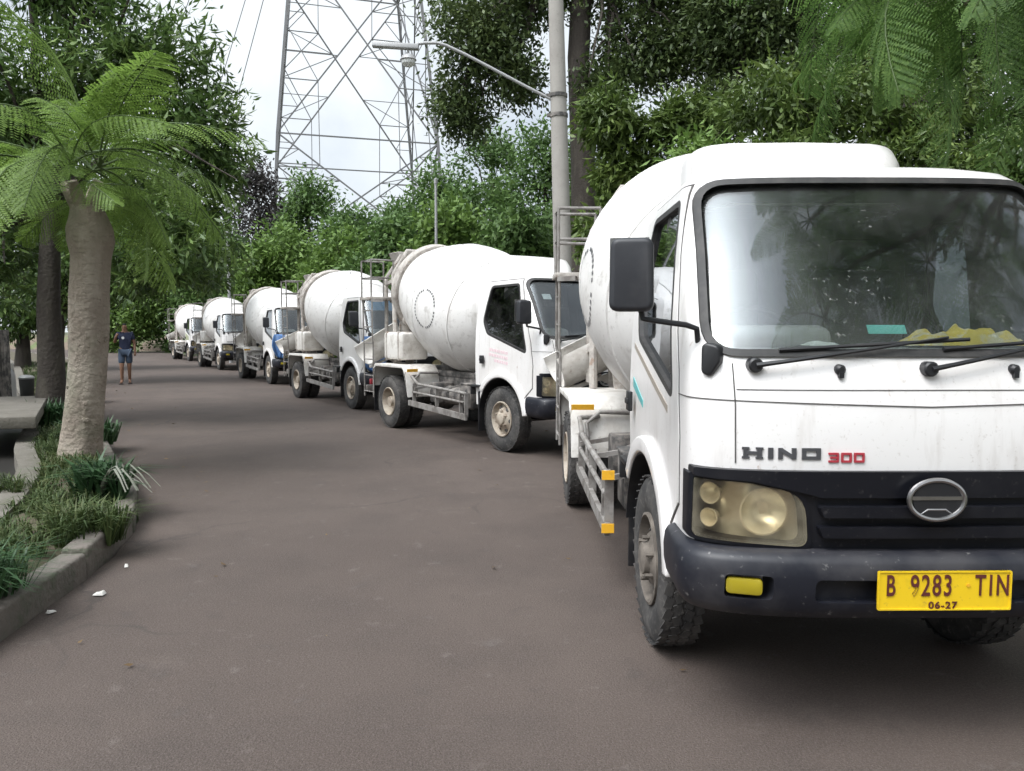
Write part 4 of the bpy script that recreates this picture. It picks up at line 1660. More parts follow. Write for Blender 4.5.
# faded door decals
def door_decal(t, name, polys, mat):
    mb = MB()
    for p in polys:
        mb.prism(p, 'x', -1.2, -.4)
    me = boolean(shell(-.0085, -.0045), mb.mesh('c'), 'INTERSECT')
    smooth(me, 60)
    return link(name, me, M[mat], t)
door_decal(t1, 'decal_stripe', [[(.50, 1.12), (1.40, 1.36), (1.40, 1.385), (.50, 1.15)]], 'greystripe')
door_decal(t1, 'decal_stripe', [[(1.10, 1.08), (1.40, 1.16), (1.40, 1.21), (1.10, 1.115)]], 'teal')
r_ = random.Random(4)
pk = []
for row, z in enumerate((1.16, 1.10, 1.04)):
    y = .80
    while y < 1.22:
        w = r_.uniform(.02, .05)
        if row < 2 or y < 1.1:
            pk.append([(y, z + .10 * (y - .8)), (y + w, z + .10 * (y + w - .8)), (y + w, z + .035 + .10 * (y + w - .8)), (y, z + .035 + .10 * (y - .8))])
        y += w + .014
door_decal(t2, 'decal_letters', pk, 'pinkink')
door_decal(t6, 'side_panel', [[(.62, .98), (1.42, .98), (1.42, 1.32), (.62, 1.15)]], 'bluejug')

# blue cloths hung on the noses of two trucks
def hung_cloth(t, seed, poly_w, label):
    n, m_ = 9, 12
    V, F = [], []
    for i in range(m_):
        v = i / (m_ - 1)
        z = 1.34 - .62 * v
        w = poly_w * math.sin(PI * (.18 + .74 * v)) 
        for j in range(n):
            u = j / (n - 1) - .5
            x = -.70 + u * w + .03 * mnoise.noise(Vector((v * 4, seed, 2)))
            y = front_y(max(-.76, min(.76, x)), max(.75, z)) - .05 - .035 * math.sin(u * 14 + seed) * (.3 + v) - .04 * v
            V.append((x, y, z))
    for i in range(m_ - 1):
        for j in range(n - 1):
            F.append((i * n + j, i * n + j + 1, (i + 1) * n + j + 1, (i + 1) * n + j))
    mb = MB().add(V, F)
    me = mb.mesh('cloth', angle=70, fixn=False)
    o = link('hanging_cloth', me, M['blue'])
    md = o.modifiers.new('thick', 'SOLIDIFY')
    md.thickness = .006
    o.location = t.location
    o.rotation_euler = t.rotation_euler
    return tag(o, label, 'cloth')
hung_cloth(t3, 1.0, .46, 'larger blue cloth hanging on the nose of the third mixer truck from the camera')
hung_cloth(t4, 2.0, .40, 'smaller blue cloth hanging on the nose of the fourth mixer truck from the camera')

# ================================================================== LEFT VERGE
def ground_pts(n, seed, poly_fn):
    rng = random.Random(seed)
    out = []
    while len(out) < n:
        p = poly_fn(rng)
        if p:
            out.append(p)
    return out
def strip_pt(rng, y0, y1, lo=.08, hi=.95):
    i = rng.randrange(0, 119)
    if not (y0 < S1[i][1] < y1):
        return None
    t = rng.uniform(lo, hi)
    k = rng.random()
    a = S1[i] * (1 - k) + S1[i + 1] * k
    b = S2[i] * (1 - k) + S2[i + 1] * k
    p = a * (1 - t) + b * t
    return (p[0], p[1], .10 + .07 * math.sin(t * PI) - .02)
pts = ground_pts(400, 2, lambda r: strip_pt(r, 2.6, 9.5)) + ground_pts(700, 3, lambda r: strip_pt(r, 9, 30))
tag(link('grass', blades(pts, 11, .17, .011, .9, 4), M['grass']), 'short yellowish grass growing over the planted strip beside the kerb', 'grass', kind='stuff')

def clump(name, label, loc, n, h, w, lean, seed, mat, cat='plant', spread=.10, group=None):
    rng = random.Random(seed)
    cl = lambda: max(-1.25 * spread, min(1.25 * spread, rng.gauss(0, spread * .8)))
    cs = [(cl(), cl(), 0) for _ in range(n)]
    o = link(name, blades(cs, 9, h, w, lean, seed), mat)
    o.location = loc
    return tag(o, label, cat, group)
clump('grass_tuft', 'dense dark green grass tuft overhanging the kerb at the lower left corner', (-2.68, 3.62, .10), 70, .36, .012, 1.0, 11, M['strap'], spread=.15)
clump('grass_tuft', 'yellow green grass tuft just behind the rounded broken kerb', (-2.72, 4.8, .10), 60, .30, .012, .8, 12, M['grass'], spread=.15)
clump('grass_tuft', 'small grass tuft beside the drain wall left of the pale trunk', (-4.1, 6.2, .10), 26, .22, .012, .8, 15, M['grass'], spread=.14)
t = thing('strap_leaf_plant', 'dark strap leaved plant with pale drooping blades at the foot of the pale trunk', 'plant', (-3.12, 5.9, .12))
o = link('leaves', blades([(random.uniform(-.16, .14), random.uniform(-.16, .16), 0) for _ in range(26)], 7, .42, .034, .85, 13), M['strap'], t)
V, F = [], []
for k in range(9):
    a = -.7 + k * .16
    d = Vector((math.cos(a), math.sin(a) * .5 - .2, 0)).normalized()
    s = Vector((-d.y, d.x, 0)) * .018
    h_, ln = random.uniform(.20, .34), random.uniform(.34, .50)
    o_ = len(V)
    for q in range(7):
        u = q / 6
        p = d * ln * u + Vector((-.06, -.1, h_ * math.sin(u * 2.3) * (1 if u < .7 else 1 - .35 * (u - .7) / .3)))
        V += [p - s * (1 - .7 * u), p + s * (1 - .7 * u)]
    F += [(o_ + 2 * q, o_ + 2 * q + 1, o_ + 2 * q + 3, o_ + 2 * q + 2) for q in range(6)]
me = bpy.data.meshes.new('pale_leaves')
me.from_pydata([tuple(v) for v in V], [], F)
link('pale_leaves', me, M['palestrap'], t)
for k, (loc, s_, lb) in enumerate((((-5.0, 9.0, .1), .34, 'low green plant behind the pale trunk by the road edge'), ((-6.3, 10.6, .1), .42, 'leafy green plant under the dark tree beside the road'), ((-8.6, 15.2, .1), .5, 'far green plant at the road edge short of the walking man'))):
    clump('verge_plant', lb, loc, 40, s_, .03, .8, 20 + k, M['strap'], spread=.2)

# scraps of paper on the asphalt
for k, (x, y, s_, lb) in enumerate(((-2.26, 4.12, .065, 'larger white paper scrap on the asphalt below the broken kerb'), (-2.36, 3.85, .035, 'tiny white paper scrap on the asphalt nearest the camera'), (-2.36, 4.62, .035, 'small white paper scrap on the asphalt by the rounded kerb'))):
    o = link('paper_scrap', rag('s', s_, s_ * .6, .02, 30 + k, 'litter'), M['litter'])
    o.location = (x, y, .004)
    o.rotation_euler.z = k
    tag(o, lb, 'paper')

# flame tree with a pollarded pale trunk
t = thing('flame_tree', 'tree with thick pale trunk and a head of feathery bright green fronds beside the kerb', 'tree', (-4.30, 7.64, .05))
mb = MB()
tp = [(-.06, 0, -.1), (-.03, 0, .12), (.02, 0, .45), (.07, 0, .9), (.11, 0, 1.4), (.14, 0, 1.9), (.16, 0, 2.12), (.165, 0, 2.27), (.16, .0, 2.38), (.15, 0, 2.52), (.13, 0, 2.64)]
tr = [.25, .200, .180, .176, .176, .176, .180, .214, .208, .165, .13]
n = 28
V, F = [], []
for i in range(len(tp) - 1):
    for q in range(4):
        u = q / 4
        c = Vector(tp[i]).lerp(Vector(tp[i + 1]), u)
        r = tr[i] * (1 - u) + tr[i + 1] * u
        for j in range(n):
            a = 2 * PI * j / n
            rr_ = r * (1 + .10 * mnoise.noise(Vector((math.cos(a) * 1.6, math.sin(a) * 1.6, c.z * 1.5))) + .035 * mnoise.noise(Vector((math.cos(a) * 5, math.sin(a) * 5, c.z * 6))))
            if c.z < .4:
                rr_ *= 1 + .35 * (1 - c.z / .4) ** 2 * max(0, math.sin(a * 2.5 + 1))
            V.append((c.x + rr_ * math.cos(a), c.y + rr_ * math.sin(a), c.z))
rows = len(V) // n
for i in range(rows - 1):
    for j in range(n):
        F.append((i * n + j, i * n + (j + 1) % n, (i + 1) * n + (j + 1) % n, (i + 1) * n + j))
F.append(tuple((rows - 1) * n + j for j in range(n)))
mb.add(V, F)
for (z, a, L_) in ((2.56, -.4, .42), (2.56, 1.6, .40), (2.55, 3.4, .42), (2.56, -1.7, .40)):
    d = Vector((math.cos(a), math.sin(a), 2.0)).normalized()
    b = Vector((.13, 0, z - .1))
    mb.tube([b, b + d * L_ * .5, b + d * L_], [.085, .065, .045], 10)
rk = random.Random(3)
for k in range(16):
    a = rk.uniform(PI, 2 * PI)
    z = rk.uniform(.4, 2.3)
    c = Vector((.02 + .06 * z + .172 * math.cos(a), .172 * math.sin(a), z))
    R = Matrix.Rotation(a, 3, 'Z')
    mb.tube([c - R @ Vector((.03, 0, 0)), c + R @ Vector((.012, 0, 0))], [.034, .016], 8)
mb.build('trunk', M['bark'], t, angle=60)
rk = random.Random(21)
specs = []
stubs = [((.28, -.02, 2.98), 0.0), ((.10, .22, 3.0), 1.6), ((-.12, -.05, 2.98), 3.3), ((.12, -.22, 2.98), 4.8), ((.16, .0, 3.12), .8)]
for q, (b, y0) in enumerate(stubs):
    for k in range(6):
        yaw = y0 + (k - 2.5) * (.62 if q < 4 else 1.05) + rk.uniform(-.25, .25)
        pitch = math.radians(rk.choice((-14, 4, 18, 36, 55)) + rk.uniform(-9, 9) + (14 if q == 4 else 0))
        specs.append((b, yaw, pitch, rk.uniform(-.5, .5), rk.uniform(.95, 1.55), rk.choice((0, 1, 2, 3, 4))))
for k in range(15):
    yaw = k * 2.4 + rk.uniform(-.3, .3)
    specs.append(((.14 + .14 * math.cos(yaw), .14 * math.sin(yaw), rk.uniform(2.62, 2.85)), yaw, math.radians(rk.uniform(-30, 12)), rk.uniform(-.5, .5), rk.uniform(.45, .95), rk.choice((0, 1, 3, 4))))
Qf, mbs = place_fronds(specs)
link('crown', quads_mesh('crown', Qf), M['frond'], t)
mbs.build('frond_stalks', M['rachis'], t)

# dark broad-leaved trees on the left
tree('mango_tree', 'big dark broad leaved tree behind the pale trunk, its crown filling the upper left', (-6.8, 11.3, 0),
     [(0, 0, -.1), (.03, 0, .8), (0, .05, 1.8), (.1, 0, 2.8), (.2, .1, 3.8)], .20,
     [((-1.3, 0, 2.7), (1.5, 1.4, 1.2), 387), ((1.6, .2, 2.85), (1.45, 1.3, 1.2), 403), ((2.0, .4, 4.2), (1.3, 1.2, 1.2), 356), ((-.4, .2, 4.5), (2.0, 1.7, 1.6), 640), ((1.25, .3, 5.4), (1.45, 1.3, 1.15), 372), ((-1.9, .3, 5.9), (1.6, 1.5, 1.3), 387), ((.2, .5, 6.6), (1.25, 1.3, 1.0), 294), ((-.8, .8, 7.6), (1.4, 1.4, 1.1), 232)],
     M['mango'], 15, .17, .046, 31, gap=-.32, gscale=.9, droop=.3, jit=.09, surf=1.7)
tree('roadside_or_added_tree', 'dark tree overhanging the road in front of the farthest trucks', (-12.2, 20.5, 0),
     [(0, 0, -.1), (.1, 0, 1.2), (.3, 0, 2.4), (.9, 0, 3.6)], .2,
     [((2.7, .3, 4.0), (1.5, 1.4, 1.3), 372), ((1.6, .6, 3.1), (1.3, 1.2, 1.1), 310), ((.2, .2, 3.1), (1.5, 1.4, 1.5), 403), ((1.5, 1, 5.0), (1.8, 1.6, 1.2), 403), ((3.5, 1.2, 3.3), (.8, .8, .9), 139), ((-.8, .6, 4.8), (1.8, 1.8, 1.4), 341)],
     M['mango'], 10, .24, .07, 33, gap=-.25)
tree('roadside_or_added_tree', 'dark leafy tree at the left road edge farther off than the walking man', (-17.5, 27.5, 0),
     [(0, 0, -.1), (.1, 0, 1.5), (.3, 0, 3)], .22,
     [((1.8, 0, 3.4), (1.9, 1.7, 1.6), 434), ((0, 0, 2.6), (1.9, 1.7, 1.9), 434), ((2.8, 1, 5.2), (1.8, 1.6, 1.4), 356), ((-2.2, 0, 3.8), (2, 2, 2.2), 372), ((.3, 0, 5.8), (2.2, 2, 1.6), 372)],
     M['mango'], 10, .28, .085, 35, gap=-.25)
tree('fence_shrub', 'dense dark shrub beyond the fence at the left edge', (-9.6, 10.8, 0), [(0, 0, -.1), (0, 0, .5), (.1, 0, 1.1)], .09,
     [((0, 0, 1.2), (1.1, 1.3, .95), 403), ((-.5, 1.5, 1.5), (1.3, 1.2, 1.2), 372), ((-.4, -1.6, 1.1), (1.0, 1.0, .9), 279), ((-1.4, 3.2, 1.6), (1.3, 1.2, 1.2), 310)], M['mango'], 10, .17, .05, 37, gap=-.2)

# slab over the drain, fence, bin
me = MB().prism([(-5.42, 8.72), (-6.95, 11.5), (-9.3, 10.9), (-8.1, 8.0)][::-1], 'z', .33, .47).mesh('concrete_slab', bevel=.02, seg=2)
tag(link('concrete_slab', me, M['oldconcrete']), 'pale concrete slab bridging the drain at the left edge', 'slab')
dr_ = []
for i in range(0, 100):
    d = IN[min(149, i + 1)] - IN[max(0, i - 1)]
    d /= np.linalg.norm(d)
    n_ = np.array([-d[1], d[0]])
    dr_.append((IN[i] + n_ * .16, IN[i] + n_ * 2.1))
me = bpy.data.meshes.new('drain')
me.from_pydata([(*p[0], -.012) for p in dr_] + [(*p[1], -.012) for p in dr_], [], [(i, i + 1, 101 + i, 100 + i) for i in range(99)])
M['mud'] = pmat('drain_mud', (.018, .016, .014), .5)
tag(link('drain', me, M['mud']), kind='structure')
fd = Vector((-.52, .854, 0))
t = thing('metal_fence', 'low metal fence of thin grey bars beyond the drain at the left edge', 'fence', (-7.95, 11.9, 0))
for k in range(4):
    p = fd * (k * 1.25)
    MB().box((p.x, p.y, .70), (.07, .07, 1.5)).build('post', M['frame'], t)
for k in range(3):
    mb = MB()
    p0, p1 = fd * (k * 1.25 + .04), fd * (k * 1.25 + 1.21)
    for z in (.35, 1.25):
        mb.bar(p0 + Vector((0, 0, z)), p1 + Vector((0, 0, z)), .035, .035)
    for q in range(9):
        p = p0.lerp(p1, (q + .5) / 9)
        mb.tube([p + Vector((0, 0, .3)), p + Vector((0, 0, 1.36))], .010, 6)
    mb.build('panel', M['frame'], t)
t = thing('rubbish_bin', 'small black bin with a pale grey lid between the fence and the dark trunk', 'bin', (-8.15, 12.9, .0))
mb = MB()
mb.lathe([(-.02, .14), (.0, .15), (.52, .19), (.54, .185)], Matrix.Translation((0, 0, .30)) @ Matrix.Rotation(-PI / 2, 4, 'Y'), 20)
mb.lathe([(-.05, .02), (.35, .02)], Matrix.Translation((0, 0, -.02)) @ Matrix.Rotation(-PI / 2, 4, 'Y'), 8)
mb.build('bucket', M['binblack'], t)
mb = MB()
mb.lathe([(0, .20), (.03, .205), (.07, .15), (.09, .02)], Matrix.Translation((0, 0, .845)) @ Matrix.Rotation(-PI / 2, 4, 'Y'), 20)
mb.build('lid', M['lampgrey'], t)
t.scale = (.6, .6, .75)

# ================================================================== RIGHT SIDE TREES
tree('canopy_tree', 'tall tree with dark trunk and wide small leaved canopy behind the lamp post', (2.1, 22, 0),
     [(0, 0, -.1), (-.05, 0, 3), (-.1, 0, 6), (-.25, 0, 9), (-.1, 0, 12.5), (.4, 0, 15)], .42,
     [((-3.0, -.5, 9.6), (1.6, 1.4, 1.8), 332), ((-3.5, 0, 7.6), (.9, 1.0, 1.1), 166), ((-1.4, .3, 11.3), (1.9, 2, 1.7), 455), ((-3.2, .5, 12.2), (1.3, 1.5, 1.2), 262), ((1.7, 0, 11.2), (2.4, 2.2, 1.8), 490), ((1.7, -.4, 9.2), (1.7, 1.4, 1.4), 330), ((.5, -.5, 8.0), (.9, .9, .9), 120), ((-2.1, -.2, 8.3), (.9, 1, .7), 122), ((.2, .5, 14), (2.6, 2.5, 1.6), 455), ((3.6, .3, 9.6), (1.9, 1.9, 1.5), 455)],
     M['canopy'], 22, .17, .075, 41, gap=-.15, gscale=.8, jit=.26, limb_r=.42)
tree('canopy_tree', 'tall dark canopy tree above the roof of the nearest truck, right of the lamp post', (8.4, 20.5, 0),
     [(0, 0, -.1), (-.1, 0, 3), (-.4, 0, 6), (-.9, 0, 9), (-.6, 0, 12)], .40,
     [((-2.2, 0, 9.6), (2.1, 2, 1.9), 595), ((.8, 0, 9.2), (2.2, 2, 2.0), 595), ((-.8, -.6, 7.2), (2.0, 1.6, 1.1), 420), ((2.6, .2, 7.4), (1.9, 1.6, 1.4), 455), ((0, 0, 12), (3, 2.4, 1.6), 455), ((-3.0, .2, 7.0), (1.2, 1.2, 1.0), 210)],
     M['canopy'], 20, .17, .075, 43, gap=-.18, gscale=.8, jit=.26, limb_r=.4)
tree('canopy_tree', 'tall dark canopy tree at the right edge of the picture behind the drooping fronds', (14.5, 21, 0),
     [(0, 0, -.1), (-.1, 0, 3), (-.2, 0, 6), (-.4, 0, 9)], .38,
     [((-2.4, 0, 9.2), (2.2, 2, 2.1), 577), ((1.2, 0, 8.2), (2.4, 2, 2.2), 577), ((-1.2, -.6, 6.2), (2.2, 1.7, 1.5), 455), ((0, 0, 11.6), (3, 2.4, 1.6), 420)],
     M['canopy'], 20, .17, .075, 45, gap=-.18, gscale=.8, jit=.26, limb_r=.4)
tree('climber_tree', 'light green leafy tree beside the lamp post, behind the drum of the nearest truck', (2.55, 18.3, 0),
     [(0, 0, -.1), (0, 0, 1.6), (-.1, 0, 3.2), (-.15, 0, 5.0)], .16,
     [((-.35, -.2, 6.3), (.75, .8, .9), 297), ((.1, 0, 4.9), (1.0, .9, .9), 350), ((-.4, -.3, 3.8), (.75, .7, .9), 245), ((1.2, 0, 6.0), (1.2, 1, 1.0), 350), ((1.3, .1, 4.2), (1.1, 1, 1.0), 350), ((2.4, .2, 5.2), (1.2, 1, 1.1), 350)],
     M['liana'], 10, .24, .075, 47, gap=-.18, droop=.7)
tree('young_tree', 'bright yellow green young tree rising behind the drum of the nearest truck', (2.9, 13.2, 0),
     [(0, 0, -.1), (0, 0, 1.3), (-.1, 0, 2.6), (-.1, 0, 3.4)], .10,
     [((-.35, 0, 3.5), (.55, .6, .6), 210), ((.4, 0, 3.1), (.7, .7, .8), 262), ((.25, .2, 4.3), (.6, .6, .5), 157)],
     M['far2'], 9, .19, .06, 49, gap=-.2, droop=.4)
tree('understory_tree', 'dense mid green tree behind the roof of the nearest truck', (6.3, 13.8, 0),
     [(0, 0, -.1), (0, 0, 1.6), (.1, 0, 3.0), (.1, 0, 4.0)], .14,
     [((-1.5, 0, 4.1), (1.3, 1.1, 1.0), 420), ((.5, .2, 4.3), (1.4, 1.1, 1.2), 455), ((-.6, -.2, 3.0), (1.6, 1.1, 1.1), 420), ((2.2, 0, 3.8), (1.4, 1.2, 1.3), 420), ((-1.3, .6, 5.5), (1.6, 1.2, .9), 380), ((1.0, .6, 5.7), (1.6, 1.2, 1.0), 380)],
     M['liana'], 10, .18, .06, 51, gap=-.25, droop=.6)
tree('understory_tree', 'dense dark tree at the right picture edge, low behind the hanging fronds', (10.3, 13.4, 0),
     [(0, 0, -.1), (0, 0, 1.6), (.1, 0, 3.0), (.1, 0, 4.0)], .14,
     [((-1.3, 0, 4.1), (1.4, 1.1, 1.2), 420), ((.8, .2, 4.4), (1.6, 1.1, 1.3), 455), ((-.6, -.2, 2.8), (1.8, 1.1, 1.3), 420), ((2.4, 0, 3.4), (1.4, 1.2, 1.5), 420)],
     M['mango'], 10, .18, .06, 53, gap=-.25, droop=.6)

# flame tree over the nearest truck
t = thing('flame_tree', 'tree with hanging feathery bluish green fronds above the nearest truck, upper right corner', 'tree', (5.1, 5.6, 0))
mb = MB()
mb.tube([(0, 0, -.1), (0, 0, .4), (-.05, 0, 1.8), (-.1, -.05, 3.2), (-.15, -.1, 4.4)], [.30, .22, .19, .17, .15], 14)
ends = [(-1.6, -3.6, 5.9), (-.6, -2.0, 5.6), (-2.3, -1.4, 5.7), (-.2, -4.8, 6.0), (-1.8, -4.6, 6.5), (.6, -3.4, 5.7), (-.9, -.6, 3.9), (-1.45, -.1, 4.05), (-.75, .2, 3.6), (-.35, -.5, 3.45), (-1.9, .5, 4.3), (-1.0, -.9, 4.3), (-2.2, .9, 4.75), (-1.5, 1.5, 4.35), (.3, .8, 4.3), (-1.7, -2.7, 5.5), (-2.6, -3.6, 5.8), (-1.2, -4.2, 5.6), (-2.2, -5.2, 6.0), (-.4, -3.2, 5.2), (-3.0, -2.4, 6.1), (-1.0, -6.0, 5.8)]
for i, e in enumerate(ends):
    s = (-.12, -.08, random.uniform(2.9, 4.2))
    branch(mb, s, e, .085, .03, 60 + i, 7, .08, 7)
mb.build('trunk', M['bark'], t, angle=60)
rk = random.Random(8)
specs = []
for i, e in enumerate(ends):
    for k in range(10):
        yaw = k * 2.4 + i + rk.uniform(-.3, .3)
        tier = k / 9
        pitch = math.radians(-38 + 75 * tier + rk.uniform(-8, 8))
        specs.append((e, yaw, pitch, rk.uniform(-.3, .3), rk.uniform(.95, 1.4), rk.choice((1, 2, 3, 4))))
Qf, mbs = place_fronds(specs)
link('crown', quads_mesh('crown', Qf), M['frondblue'], t)
mbs.build('frond_stalks', M['rachis'], t)

# ================================================================== BACKDROP TREES, far
def pix(px, Y):
    return (px - 512) / 770 * Y
far_specs = [
    (262, 47, 12.0, 2.3, 'far3', 'purplish brown tree at the left foot of the pylon'),
    (312, 44, 10.6, 2.1, 'far', 'round dark green tree in front of the pylon legs'),
    (222, 43, 7.2, 2.6, 'far', 'mid green tree left of the purplish tree, behind the farthest trucks'),
    (285, 37, 6.6, 2.3, 'far2', 'light green tree behind the fifth truck from the camera'),
    (352, 41, 8.3, 2.2, 'far', 'green tree under the centre of the pylon'),
    (400, 45, 9.4, 2.5, 'far', 'green tree under the right leg of the pylon'),
    (345, 33, 5.8, 1.9, 'far2', 'low yellow green tree behind the drum of the fourth truck'),
    (440, 43, 11.2, 2.7, 'far', 'tall green tree right of the pylon, by the thin pole'),
    (492, 40, 12.2, 2.8, 'far', 'tall rounded green tree left of the lamp post'),
    (545, 38, 12.2, 2.9, 'far', 'tall green tree directly behind the lamp post'),
    (600, 34, 9.5, 3.0, 'far', 'green tree right of the lamp post, far behind the nearest drum'),
    (395, 31, 6.0, 1.8, 'far', 'low green tree behind the drum of the third truck'),
    (452, 29, 6.2, 2.0, 'far2', 'low light green tree behind the drum of the second truck'),
    (515, 28, 6.4, 2.0, 'far', 'low green tree between the second truck and the lamp post'),
    (170, 52, 6.5, 3.2, 'far', 'green tree at the far end of the road'),
    (128, 50, 5.2, 2.6, 'far2', 'light green bush at the far end of the road, left of the walking man'),
]
for i, (px, Y, top, w, mt, lb) in enumerate(far_specs):
    x = pix(px, Y)
    rr_ = random.Random(70 + i)
    lobes = [((0, 0, top * .78), (w * .75, w * .7, top * .22), 200), ((-w * .55, .2, top * .55), (w * .65, w * .6, top * .24), 200), ((w * .55, -.2, top * .55), (w * .65, w * .6, top * .24), 200), ((0, -.4, top * .32), (w * .95, w * .7, top * .24), 230), ((rr_.uniform(-.5, .5) * w, 0, top * .16), (w * .9, w * .6, top * .14), 120)]
    tree('bush' if top < 6 else 'background_tree', lb, (x, Y, 0), [(0, 0, -.1), (.1, 0, top * .3), (0, 0, top * .6)], .16 + top * .012, lobes, M[mt], 15, .29, .13, 80 + i, gap=-.16, gscale=.6, jit=.30, group='trees behind the truck row')
M['bankearth'] = pmat('brown_bank_earth', (.15, .115, .085), .95, layers=[((.10, .13, .05), .8, .45, .6, .9, None)], bmp=(3, .8, .1))
V, F = [], []
for i in range(30):
    u = i / 29
    x = -46 + 30 * u
    y = 50.5 + 12 * (1 - u) ** 1.2 + .8 * mnoise.noise(Vector((u * 7, 0, 0)))
    for j, (dy, z) in enumerate(((0, -.1), (.8, .5), (2, .95), (4, 1.1), (9, .6))):
        V.append((x, y + dy, z + (.25 * mnoise.noise(Vector((u * 13, j, 4))) if j else 0)))
for i in range(29):
    for j in range(4):
        F.append((i * 5 + j, (i + 1) * 5 + j, (i + 1) * 5 + j + 1, i * 5 + j + 1))
me = bpy.data.meshes.new('bank')
me.from_pydata(V, [], F)
smooth(me, 80)
tag(link('bank', me, M['bankearth']), kind='structure')

# ================================================================== LAMP POST, POLES, PYLON, LINES
t = thing('lamp_post', 'leaning pale concrete lamp post with one long arm, behind the second truck', 'lamp post', (.93, 13.0, 0))
mb = MB()
top = Vector((-.30, 0, 9.6))
mb.tube([(0, 0, -.2), (-.10, 0, 3.2), (-.20, 0, 6.4), tuple(top)], [.165, .148, .125, .10], 20)
mb.build('pole', M['concrete'], t)
az = 5.35
ax = lambda z: -.30 * z / 9.6
for z in (4.98, 5.30):
    mb = MB()
    mb.lathe([(-.03, .138), (-.028, .150), (.028, .150), (.03, .138)], Matrix.Translation((ax(z), 0, z)) @ Matrix.Rotation(-PI / 2, 4, 'Y'), 20)
    mb.box((ax(z) - .17, -.02, z), (.06, .05, .05))
    mb.build('clamp', M['frame'], t)
mb = MB()
apts = [(ax(5.2) - .12, -.02, 5.24), (-.70, -.03, 5.44), (-1.2, -.06, 5.69), (-1.7, -.08, 5.94), (-2.0, -.1, 6.07), (-2.15, -.1, 6.11), (-2.35, -.1, 6.11), (-2.5, -.1, 6.09)]
mb.tube(apts, .025, 10)
mb.build('arm', M['lampgrey'], t)
mb = MB()
mb.prism(rpoly([(-.06, -.045), (.06, -.045), (.05, .045), (-.05, .045)], .02, 3), 'x', -.45, .30)
me = mb.mesh('h', bevel=.012)
me.transform(Matrix.Translation((-2.75, -.1, 6.06)) @ Matrix.Rotation(.06, 4, 'Y'))
hd = link('lamp_head', me, M['lampgrey'], t)
mb = MB()
mb.tube([(-2.62, -.1, 6.02), (-2.62, -.1, 5.91)], .02, 8)
mb.lathe([(0, .05), (-.03, .10), (-.09, .135), (-.10, .12)], Matrix.Translation((-2.62, -.1, 5.93)) @ Matrix.Rotation(-PI / 2, 4, 'Y'), 18)
mb.build('hanging_lamp', M['lampgrey'], t)
mb = MB()
mb.lathe([(-.10, .115), (-.15, .105), (-.19, .06), (-.20, .01)], Matrix.Translation((-2.62, -.1, 5.93)) @ Matrix.Rotation(-PI / 2, 4, 'Y'), 18)
mb.build('lamp_bowl', M['lampglass'], t)
mb = MB()
mb.tube([(-2.62, -.1, 5.93 - .04), (-2.62, -.1, 5.88)], .01, 6)

for (px, Y, h_, r_, lb) in ((437, 24, 6.05, .05, 'thin grey pole standing between far trees behind the second truck'), (231, 34, 7.2, .085, 'thin pale pole among the trees behind the farthest trucks')):
    t = thing('utility_pole', lb, 'pole', (pix(px, Y), Y, 0))
    mb = MB()
    mb.tube([(0, 0, -.1), (0, 0, h_)], [r_, r_ * .8], 10)
    mb.build('pole', M['lampgrey'], t)
    MB().lathe([(-.12, r_ * 1.15), (.02, r_ * 1.2), (.05, .01)], Matrix.Translation((0, 0, h_)) @ Matrix.Rotation(-PI / 2, 4, 'Y'), 12).build('cap', M['lampgrey'], t)

PYC = Vector((-12.6, 62, 0))
t = thing('pylon', 'tall grey lattice power pylon rising above the trees', 'pylon', PYC, math.radians(17))
def hw(z):
    return float(np.interp(z, [0, 15.2, 29, 50], [6.5, 5.7, 4.4, 1.5]))
def leg(i, z):
    sx, sy = ((-1, -1), (1, -1), (1, 1), (-1, 1))[i]
    return Vector((sx * hw(z), sy * hw(z), z))
for i in range(4):
    mb = MB()
    zs = [0, 15.2, 29, 50]
    for k in range(3):
        mb.bar(leg(i, zs[k]), leg(i, zs[k + 1]), .19, .19)
    mb.build('leg', M['galv'], t)
PZ = [0, 6.5, 15.2, 29, 37, 43, 50]
for i in range(4):
    mb = MB()
    j = (i + 1) % 4
    for k in range(len(PZ) - 1):
        z0, z1 = PZ[k], PZ[k + 1]
        a, b, c, d = leg(i, z0), leg(j, z0), leg(i, z1), leg(j, z1)
        for (p, q) in ((a, d), (b, c)):
            mb.bar(p, q, .10, .10)
        if k:
            mb.bar(a, b, .09, .09)
        X = (a + b + c + d) / 4
        # crossing point of the diagonals
        wa, wc = hw(z0), hw(z1)
        f = wa / (wa + wc)
        X = a.lerp(d, f)
        zc = X.z
        l, r = leg(i, zc), leg(j, zc)
        for (p, m_) in ((a, .5), (b, .5), (c, .5), (d, .5)):
            mid = p.lerp(X, .5)
            side = leg(i if p in (a, c) else j, mid.z)
            mb.bar(mid, side, .065, .065)
            for u in (.25, .75):
                qq = p.lerp(X, u)
                mb.bar(qq, leg(i if p in (a, c) else j, qq.z), .05, .05)
                mb.bar(qq, leg(i if p in (a, c) else j, p.lerp(X, .5).z), .05, .05)
            mb.bar(mid, l if p in (a, c) else r, .06, .06)
            base = (a + b) / 2 if p in (a, b) else (c + d) / 2
            mb.bar(mid, Vector((mid.x, mid.y, base.z)) if False else p.lerp(base, .5), .055, .055)
    mb.build('bracing', M['galv'], t)
for z, L_ in ((38, 9), (44, 7.5), (49, 6)):
    for s in (-1, 1):
        mb = MB()
        for y in (-1, 1):
            mb.bar((s * hw(z), y * hw(z), z), (s * L_, 0, z + .3), .12, .12)
            mb.bar((s * hw(z + 1.6), y * hw(z + 1.6), z + 1.6), (s * L_, 0, z + .3), .12, .12)
        mb.build('cross_arm', M['galv'], t)
